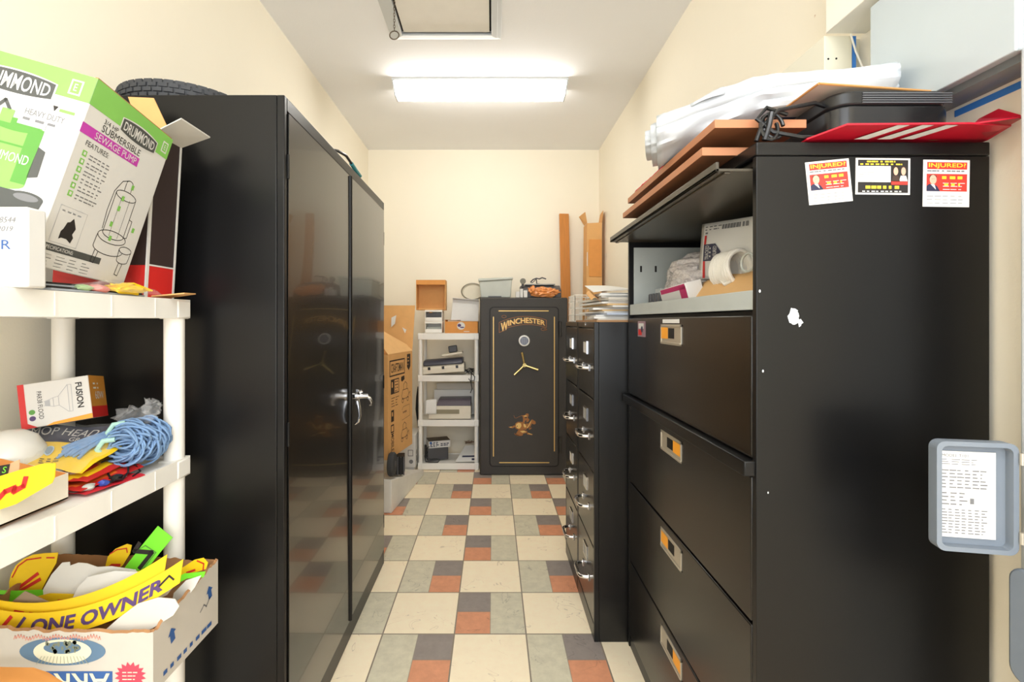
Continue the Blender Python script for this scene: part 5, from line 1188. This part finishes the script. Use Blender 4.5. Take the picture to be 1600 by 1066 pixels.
solo('orange_bag', mb, M('orange_film', (232, 150, 84), 0.3, var=0.25, scale=30), 'crumpled orange plastic bag on the gun safe', 'bag')
mb = MB().tube([P(829, 441, 4.26), P(833, 437, 4.25), P(838, 435, 4.24), P(843, 436, 4.24), P(847, 434, 4.25), P(853, 436, 4.27)], 0.006, 8); mb.tube([P(829, 441, 4.26), P(832, 442, 4.24), P(835, 439, 4.23), P(838, 436, 4.24)], 0.004, 8); mb.tube([P(838, 435, 4.24), Vector((0.40, 4.26, bz+0.135)), Vector((0.43, 4.28, bz+0.133))], 0.005, 8)
solo('wire_hook', mb, dkgrey_pl, 'bent dark wire lying on the printing calculator', 'wire')

# ------------------------------------------------------------------ leaning things at the back right
mb = MB(); a = [P(873.5, 332, 4.66), P(888, 332, 4.66)]
mb.prism([(0.662, 4.645, 2.398), (0.754, 4.645, 2.396), (0.80, 4.60, 0.001), (0.708, 4.60, 0.001)], (0, 0.038, 0))
solo('timber_plank', mb, pine, 'tall amber timber plank leaning in the back right corner', 'plank', bevel=0.003)
t = thing('long_carton', 'tall narrow open cardboard carton standing in back right corner', 'box', (0.95, 4.5, 0))
obj('body', MB().prism([(0.86, 4.40, 0.001), (1.03, 4.40, 0.001), (1.03, 4.42, 2.262), (0.89, 4.42, 2.255)], (0, 0.17, 0)), kraft, t, bevel=0.002)
obj('flap', MB().prism([(0.888, 4.42, 2.255), (0.888, 4.55, 2.255), (0.838, 4.56, 2.345), (0.868, 4.41, 2.358)], (0.003, 0, 0.002)), kraft, t)
obj('flap', MB().prism([(1.029, 4.42, 2.262), (1.029, 4.58, 2.262), (1.048, 4.58, 2.37), (1.040, 4.42, 2.375)], (0.003, 0, 0)), kraft, t)
obj('label_panel', MB().box(0.905, 1.022, 4.4105, 4.4125, 1.75, 2.10), kraft_o, t, label='darker orange panel on the front'); obj('tape', MB().box(0.886, 0.892, 4.4085, 4.4105, 1.85, 1.98), paper, t)

# ------------------------------------------------------------------ small shelf contents
def sb(py, Y=4.2): return P(0, py, Y).z
def sxx(px, Y=4.2): return P(px, 0, Y).x
zs = 1.2225
t = thing('open_carton', 'orange brown carton with raised white lid on small white shelf', 'box', (-0.29, 4.3, zs))
mb = MB().box(-0.43, -0.135, 4.20, 4.206, zs, zs+0.105).box(-0.43, -0.135, 4.424, 4.43, zs, zs+0.105).box(-0.43, -0.424, 4.206, 4.424, zs, zs+0.118).box(-0.141, -0.135, 4.206, 4.424, zs, zs+0.105).box(-0.424, -0.141, 4.206, 4.424, zs, zs+0.004)
bd = obj('base', mb, kraft_o, t)
F = frame((-0.43, 4.2, zs), (1, 0, 0), (0, 0, 1)); mb = MB(); mb.m(0).disc(F, 0.145, 0.065, 0.036, 0.034, 0.0006); mb.m(1).disc(F, 0.13, 0.07, 0.016, 0.014, 0.0009); mb.disc(F, 0.155, 0.052, 0.020, 0.006, 0.0009); mb.m(0).rect(F, 0.17, 0.012, 0.05, 0.006)
obj('print', mb, [white_card, purple_ink], bd, smooth='raw')
lid = MB().prism([(-0.385, 4.31, zs+0.112), (-0.135, 4.31, zs+0.107), (-0.130, 4.40, zs+0.290), (-0.375, 4.40, zs+0.310)], (0, 0.004, 0)); lid.prism([(-0.375, 4.40, zs+0.310), (-0.130, 4.40, zs+0.290), (-0.130, 4.36, zs+0.305), (-0.375, 4.36, zs+0.322)], (0, 0.002, 0.004))
obj('lid', lid, white_card, t, label='raised white lid')
obj('lid_flap', MB().prism([(-0.43, 4.22, zs+0.118), (-0.43, 4.40, zs+0.118), (-0.29, 4.33, zs+0.116), (-0.32, 4.22, zs+0.110)], (0, 0, 0.004)), kraft_d, t)
for i in range(2):
    z0 = zs+i*0.105
    tt = thing('parts_bin', ('lower clear white parts bin on small white shelf', 'upper clear white parts bin under the brown box')[i], 'bin', (-0.535, 4.3, z0), 'stacked parts bins')
    mb = MB().box(-0.612, -0.458, 4.235, 4.40, z0+0.001, z0+0.006).box(-0.612, -0.606, 4.235, 4.40, z0+0.006, z0+0.100).box(-0.464, -0.458, 4.235, 4.40, z0+0.006, z0+0.100).box(-0.606, -0.464, 4.394, 4.40, z0+0.006, z0+0.100).box(-0.606, -0.464, 4.235, 4.241, z0+0.006, z0+0.036)
    obj('body', mb, white_pl, tt, bevel=0.002)
    obj('rim', MB().box(-0.614, -0.456, 4.232, 4.240, z0+0.086, z0+0.1035), white_pl, tt, bevel=0.002)
    obj('contents', MB().box(-0.600, -0.47, 4.26, 4.38, z0+0.007, z0+0.055 + 0.02*i), (grey_pl, dkgrey_pl)[i], tt)
z0 = zs+0.2095
t = thing('open_box', 'open brown cardboard box standing on the white parts bins', 'box', (-0.57, 4.33, z0))
x0, x1 = sxx(650, 4.28), sxx(696, 4.28)
mb = MB().box(x0, x1, 4.41, 4.415, z0, z0+0.275).box(x0, x0+0.005, 4.28, 4.41, z0, z0+0.275).box(x1-0.005, x1, 4.28, 4.41, z0, z0+0.275).box(x0+0.005, x1-0.005, 4.28, 4.41, z0+0.270, z0+0.275).box(x0+0.005, x1-0.005, 4.28, 4.41, z0, z0+0.005)
obj('body', mb, kraft, t)
obj('flap', MB().prism([(x0+0.002, 4.279, z0+0.274), (x1-0.002, 4.279, z0+0.274), (x1-0.002, 4.277, z0+0.232), (x0+0.002, 4.277, z0+0.232)], (0, -0.003, 0)), kraft_o, t)
obj('flap', MB().prism([(x0, 4.277, z0+0.012), (x0+0.09, 4.265, z0+0.002), (x0+0.14, 4.25, z0-0.03), (x0+0.19, 4.262, z0+0.002), (x1, 4.277, z0+0.012)], (0, -0.003, 0)), kraft, t, label='ragged front flap')

z2 = 0.8485
t = thing('typewriter', 'white and dark electric typewriter on second shelf of small unit', 'typewriter', (-0.42, 4.3, z2))
B = Matrix.Translation((-0.628, 4.20, z2+0.002)) @ Matrix.Rotation(-0.075, 4, 'Y')
obj('base', MB().prism([B @ Vector((0, y, z)) for y, z in ((0.0, 0), (0.0, 0.052), (0.03, 0.072), (0.23, 0.072), (0.23, 0))], B.to_3x3() @ Vector((0.375, 0, 0))), beige_pl, t, bevel=0.006)
obj('cover', MB().prism([B @ Vector((0.005, y, z)) for y, z in ((0.01, 0.0725), (0.03, 0.105), (0.06, 0.120), (0.21, 0.120), (0.225, 0.0725))], B.to_3x3() @ Vector((0.36, 0, 0))), M('dark_blue_grey_plastic', (66, 66, 78), 0.3), t, bevel=0.01)
for x in (0.05, 0.175, 0.30): obj('latch', MB().box(x, x+0.022, -0.004, 0.0, 0.036, 0.062, B), black_pl, t)
B2 = Matrix.Translation((-0.46, 4.26, z2+0.157)) @ Matrix.Rotation(-0.16, 4, 'Y')
t = thing('telephone', 'pale desk telephone lying on the typewriter', 'telephone', (-0.38, 4.3, z2+0.155))
obj('base', MB().box(0, 0.19, -0.03, 0.09, 0, 0.022, B2), beige_pl, t, bevel=0.008)
obj('handset', MB().box(0.065, 0.145, 0.01, 0.05, 0.024, 0.085, B2), dkgrey_pl, t, bevel=0.008)
R = random.Random(2); mb = MB()
for kx in range(4):
    pts = [Vector((-0.25+0.02*kx+R.uniform(-0.03, 0.05), 4.195+R.uniform(0.0, 0.03), z2+0.012+R.uniform(0.0, 0.05))) for q in range(7)]; mb.tube(pts, 0.004, 6)
mb.tube([(-0.20, 4.20, z2+0.03), (-0.19, 4.165, z2+0.015), (-0.195, 4.160, z2-0.06), (-0.185, 4.163, z2-0.12), (-0.20, 4.19, z2-0.16)], 0.004, 6)
mb.tube([(-0.19, 4.17, z2+0.02), (-0.16, 4.155, z2-0.01), (-0.165, 4.155, z2-0.045), (-0.20, 4.160, z2-0.05), (-0.215, 4.163, z2-0.03)], 0.004, 6)
solo('cable_tangle', mb, black_pl, 'tangle of black cables hanging over the second small shelf', 'cable')

z3 = 0.4485
t = thing('printer', 'beige dot matrix printer on third shelf of small unit', 'printer', (-0.38, 4.3, z3))
px0, px1 = sxx(669, 4.21), sxx(736, 4.21)
obj('body', MB().box(px0, px1, 4.205, 4.43, z3+0.001, z3+0.118), beige_pl, t, bevel=0.008)
obj('control_strip', MB().box(px0+0.05, px0+0.28, 4.2015, 4.206, z3+0.050, z3+0.088), M('olive_keys', (140, 132, 108), 0.5), t)
obj('cover', MB().prism([(px0+0.07, 4.22, z3+0.1185), (px0+0.09, 4.26, z3+0.175), (px1-0.004, 4.26, z3+0.178), (px1-0.004, 4.22, z3+0.1185)], (0, 0.14, 0)), M('dark_mauve_plastic', (84, 76, 88), 0.4), t, bevel=0.004)
mb = MB().grid(lambda u, v: Vector((px0-0.024+0.10*u, 4.200-0.004+0.03*v*v+0.0*u, z3+0.048+0.118*v+0.012*math.sin(u*2)*v)), 8, 8); obj('paper_sheet', mb, paper, t, solid=0.001)
for i, (x0, x1, y0, h0, h1) in enumerate(((-0.575, -0.19, 4.385, 0.001, 0.245), )):
    pass
solo('paper_ream', MB().box(-0.555, -0.18, 4.432, 4.458, z3+0.001, z3+0.235), paper, 'white paper standing just behind the beige printer', 'paper', bevel=0.002)
solo('paper_ream', MB().box(-0.535, -0.165, 4.460, 4.485, z3+0.001, z3+0.292), paper2, 'taller white paper pack at back of third small shelf', 'paper', bevel=0.002)

z4 = 0.0625
t = thing('battery_backup', 'dark grey box with power cord on bottom shelf', 'battery box', (-0.5, 4.3, z4))
B = Matrix.Translation((-0.585, 4.23, z4)) @ Matrix.Rotation(0.35, 4, 'Z')
obj('body', MB().box(0, 0.19, 0, 0.16, 0.001, 0.115, B), dkgrey_pl, t, bevel=0.006)
mb = MB().tube([(-0.58, 4.26, z4+0.09), (-0.61, 4.20, z4+0.06), (-0.60, 4.192, z4+0.01), (-0.55, 4.190, z4+0.004), (-0.49, 4.192, z4+0.006), (-0.47, 4.195, z4+0.03), (-0.51, 4.195, z4+0.036), (-0.56, 4.195, z4+0.03), (-0.60, 4.2, z4+0.05), (-0.60, 4.21, z4+0.13), (-0.57, 4.22, z4+0.135)], 0.005, 8)
obj('power_cord', mb, black_pl, t)
t = thing('carton', 'blue and white carton with dark top on battery box', 'box', (-0.5, 4.3, z4+0.116))
B = Matrix.Translation((-0.580, 4.232, z4+0.1165)) @ Matrix.Rotation(0.30, 4, 'Z')
obj('body', MB().box(0, 0.20, 0, 0.145, 0, 0.062, B), white_card, t, bevel=0.002)
F = frame(B @ Vector((0, 0, 0)), B.to_3x3() @ Vector((1, 0, 0)), (0, 0, 1)); mb = MB(); mb.m(0).lines(F, 0.015, 0.008, 0.08, 0.046, 4, 0.7, 3, 3); mb.lines(F, 0.11, 0.012, 0.08, 0.03, 2, 0.6, 5, 3); mb.m(1).box(0.001, 0.199, 0.001, 0.144, 0.0622, 0.0632, B); mb.m(2).disc(F, 0.02, 0.048, 0.012, d=0.0008)
obj('print', mb, [navy, M('dark_brown_print', (70, 60, 52), 0.4), blue], t, smooth='raw')
t = thing('document', 'printed white papers lying on bottom shelf of small unit', 'papers', (-0.24, 4.3, z4))
mb = MB().prism([(-0.335, 4.195, z4+0.006), (-0.155, 4.195, z4+0.010), (-0.155, 4.38, z4+0.11), (-0.26, 4.38, z4+0.10)], (0, 0, 0.003)); obj('sheet', mb, paper, t)
mb = MB().prism([(-0.28, 4.24, z4+0.0365), (-0.16, 4.24, z4+0.0385), (-0.16, 4.256, z4+0.047), (-0.275, 4.256, z4+0.045)], (0, 0, 0.001)); mb.prism([(-0.19, 4.205, z4+0.0185), (-0.165, 4.205, z4+0.0185), (-0.165, 4.225, z4+0.030), (-0.19, 4.225, z4+0.030)], (0, 0, 0.001)); obj('print', mb, navy, t)
mb = MB()
for kx in range(5): mb.tube([Vector((-0.25+R.uniform(-0.02, 0.08), 4.40+R.uniform(-0.01, 0.02), z4+0.115+R.uniform(0, 0.03))) for q in range(5)], 0.003, 6)
obj('rubber_band', mb, M('brown_band', (120, 96, 74), 0.6), t)

# ------------------------------------------------------------------ carton pile left of the small shelf
t = thing('foam_block', 'white wedge of foam packing on the floor past black cabinet', 'foam', (-0.78, 3.6, 0))
fb = MB(); A = [(-0.700, 3.235), (-0.596, 4.05), (-0.80, 4.07), (-0.93, 3.26)]; hh = (0.235, 0.045, 0.045, 0.235)
v0 = [fb.bm.verts.new((x, y, 0.001)) for x, y in A]; v1 = [fb.bm.verts.new((x, y, h)) for (x, y), h in zip(A, hh)]
fb.face(v0[::-1]); fb.face(v1)
for i in range(4): fb.face([v0[i], v0[(i+1) % 4], v1[(i+1) % 4], v1[i]])
obj('slab', fb, M('white_foam', (232, 230, 224), 0.75), t, bevel=0.006)
t = thing('grille_heater', 'black finned grille standing on the foam block', 'grille', (-0.68, 3.45, 0.2))
Bg = Matrix.Translation((-0.715, 3.42, 0.200)) @ Matrix.Rotation(0.12, 4, 'Z')
obj('frame', MB().box(-0.03, 0.065, 0.02, 0.12, 0.0, 0.135, Bg), gap_m, t, bevel=0.004)
for kx in range(5): obj('fin', MB().box(-0.028+kx*0.022, -0.020+kx*0.022, 0.0, 0.02, 0.002, 0.132, Bg), black_pl if kx % 2 else dkgrey_pl, t)
t = thing('wheel', 'black wheel of a tool between carton and foam block', 'wheel', (-0.72, 3.26, 0.24))
T = Matrix.Translation((-0.735, 3.31, 0.320)) @ Matrix.Rotation(PI/2, 4, 'Y')
obj('tyre', MB().lathe([(0.045, 0), (0.075, 0.002), (0.083, 0.012), (0.083, 0.034), (0.075, 0.044), (0.045, 0.046)], T, 32), black_rub, t)
obj('hub', MB().cyl((-0.738, 3.31, 0.320), (-0.684, 3.31, 0.320), 0.022), dkgrey_pl, t)
t = thing('tool_carton', 'big orange brown tool carton with black print past black cabinet', 'box', (-0.9, 3.6, 0.33))
C0, C1 = Vector((-0.748, 3.345, 0)), Vector((-0.652, 3.80, 0)); dirn = (C1-C0).normalized(); back = Vector((-dirn.y, dirn.x, 0))
zb0, zb1 = 0.335, 1.09
mb = MB(); pts = [C0, C1, C1+back*0.32, C0+back*0.32]
mb.prism([(p.x, p.y, zb0) for p in pts], (0, 0, zb1-zb0)); obj('body', mb, kraft, t, bevel=0.003)
Lc = (C1-C0).length; F = frame((C0.x, C0.y, zb0), dirn, (0, 0, 1)); H = zb1-zb0
mb = MB(); q = lambda px, py: None
mb.m(0)
mb.stroke(F, [(0.03, H-0.16), (0.30, H-0.16), (0.30, H-0.05), (0.03, H-0.05), (0.03, H-0.16)], 0.010); mb.text(F, 'CRAFTSMAN', 0.05, H-0.138, 0.23, 0.066, 0.0008, bold=0.01)
mb.pol(F, [(0.35, H-0.02), (0.42, H-0.02), (0.42, H-0.12), (0.385, H-0.15), (0.35, H-0.12)]); mb.m(1); mb.lines(F, 0.36, H-0.11, 0.05, 0.08, 3, 0.3, 3, 1, 0.0009); mb.m(0)
mb.stroke(F, [(0.05, H-0.29), (0.19, H-0.29), (0.19, H-0.19), (0.05, H-0.19), (0.05, H-0.29)], 0.008); mb.rect(F, 0.05, H-0.29, 0.06, 0.10); mb.m(1); mb.rect(F, 0.06, H-0.245, 0.02, 0.04, 0.0008); mb.m(0); mb.lines(F, 0.12, H-0.285, 0.06, 0.09, 4, 0.3, 5, 2)
mb.pol(F, [(0.235, H-0.185), (0.295, H-0.18), (0.30, H-0.21), (0.25, H-0.225), (0.232, H-0.21)], 0.0007)
mb.m(2); mb.lines(F, 0.055, H-0.39, 0.15, 0.08, 4, 0.25, 6, 2)
Fv = frame(F @ Vector((0.052, H-0.41, 0)), F.to_3x3() @ Vector((0, -1, 0)), F.to_3x3() @ Vector((1, 0, 0)))
mb.m(0); mb.rect(Fv, 0.0, 0.0, 0.085, 0.05); mb.m(1); mb.rect(Fv, 0.015, 0.012, 0.03, 0.02, 0.0008); mb.m(0); mb.stroke(Fv, [(0.11, 0), (0.16, 0), (0.16, 0.045), (0.11, 0.045), (0.11, 0)], 0.010); mb.text(Fv, 'MOBILE', 0.17, 0, 0.13, 0.05, bold=0.01)
mb.m(2)
def body(cx, cy, s):
    for seg in ([(-0.06, 0), (0.06, 0), (0.07, 0.03), (0.05, 0.07), (-0.05, 0.07), (-0.07, 0.03), (-0.06, 0)], [(-0.03, 0.07), (-0.035, 0.11), (0, 0.13), (0.035, 0.11), (0.03, 0.07)], [(0.06, 0.02), (0.10, 0.04), (0.10, 0.0)]):
        mb.stroke(F, [(cx+x*s, cy+y*s) for x, y in seg], 0.005)
    for k in (-0.05, 0.05): mb.stroke(F, [(cx+k*s+0.018*s*math.cos(a), cy-0.01*s+0.018*s*math.sin(a)) for a in [2*PI*i/12 for i in range(13)]], 0.005)
body(0.315, H-0.36, 1.0); body(0.30, H-0.66, 0.9); mb.lines(F, 0.27, H-0.475, 0.08, 0.02, 1, 0.7, 3, 3)
mb.stroke(F, [(0.25, H-0.44), (0.28, H-0.42), (0.40, H-0.42), (0.41, H-0.51), (0.25, H-0.52)], 0.003); mb.m(2); mb.lines(F, 0.05, 0.02, 0.08, 0.02, 1, 0.5, 2, 3)
obj('print', mb, [M('carton_black_ink', (54, 38, 28), 0.7), kraft, brown_ink], t, smooth='raw')
mb = MB(); n_ = back*1.0
mb.prism([C0+Vector((0, 0, zb1)), C1+Vector((0, 0, zb1)), C1+back*0.05+Vector((0, 0.0, zb1+0.05)), C0+back*0.18+Vector((0, 0, zb1+0.24))], Vector((0.0, 0, 0.003)))
obj('flap', mb, M('pale_kraft', (236, 188, 128), 0.8), t, label='paler front flap folded inward')
bk0, bk1 = C0+back*0.15, C1+back*0.0
mb = MB(); e0 = Vector((-1.05, 3.81, zb1)); e1 = Vector((-0.655, 3.81, zb1))
mb.prism([e0, e1, Vector((-0.640, 3.86, zb1+0.37)), Vector((-1.05, 3.86, zb1+0.37))], (0, 0.004, 0)); obj('flap', mb, kraft, t, label='tall back flap standing upright')
mb = MB(); F2 = frame((-0.80, 3.824, zb1+0.17), (1, 0, 0), (0, 0.13, 1)); mb.pol(F2, [(-0.03, 0.10), (0.01, 0.12), (0.0, 0.05), (-0.03, 0.02)], 0.002); mb2 = MB(); mb2.pol(F2, [(0.06, 0.02), (0.095, 0.0), (0.085, -0.03)], 0.002)
obj('tape_scrap', mb, paper, t, smooth='raw'); obj('tape_scrap', mb2, paper, t, smooth='raw')
t = thing('carton', 'white carton with grey print on floor beside small shelf', 'box', (-0.8, 4.2, 0))
obj('body', MB().box(-0.98, -0.678, 4.10, 4.40, 0.05, 0.33).box(-0.97, -0.69, 4.11, 4.39, 0.001, 0.05), white_card, t, bevel=0.003)
F = frame((-0.678, 4.10, 0.05), (0, 1, 0), (0, 0, 1)); mb = MB(); mb.disc(F, 0.06, 0.12, 0.022); mb.rect(F, 0.04, 0.04, 0.05, 0.05)
F = frame((-0.98, 4.10, 0.05), (1, 0, 0), (0, 0, 1)); mb.stroke(F, [(0.24, 0.10), (0.28, 0.10), (0.28, 0.15), (0.24, 0.15), (0.24, 0.10)], 0.006); mb.disc(F, 0.265, 0.05, 0.018); obj('print', mb, grey_ink, t, smooth='raw')
mb = MB().tube([(-0.705, 4.45, 0.001), (-0.700, 4.44, 0.3), (-0.712, 4.42, 0.5), (-0.700, 4.38, 0.62), (-0.690, 4.35, 0.72)], [0.008, 0.008, 0.018, 0.018, 0.010], 10)
solo('rod', mb, black_pl, 'slim black rod standing between tool carton and small shelf', 'rod')
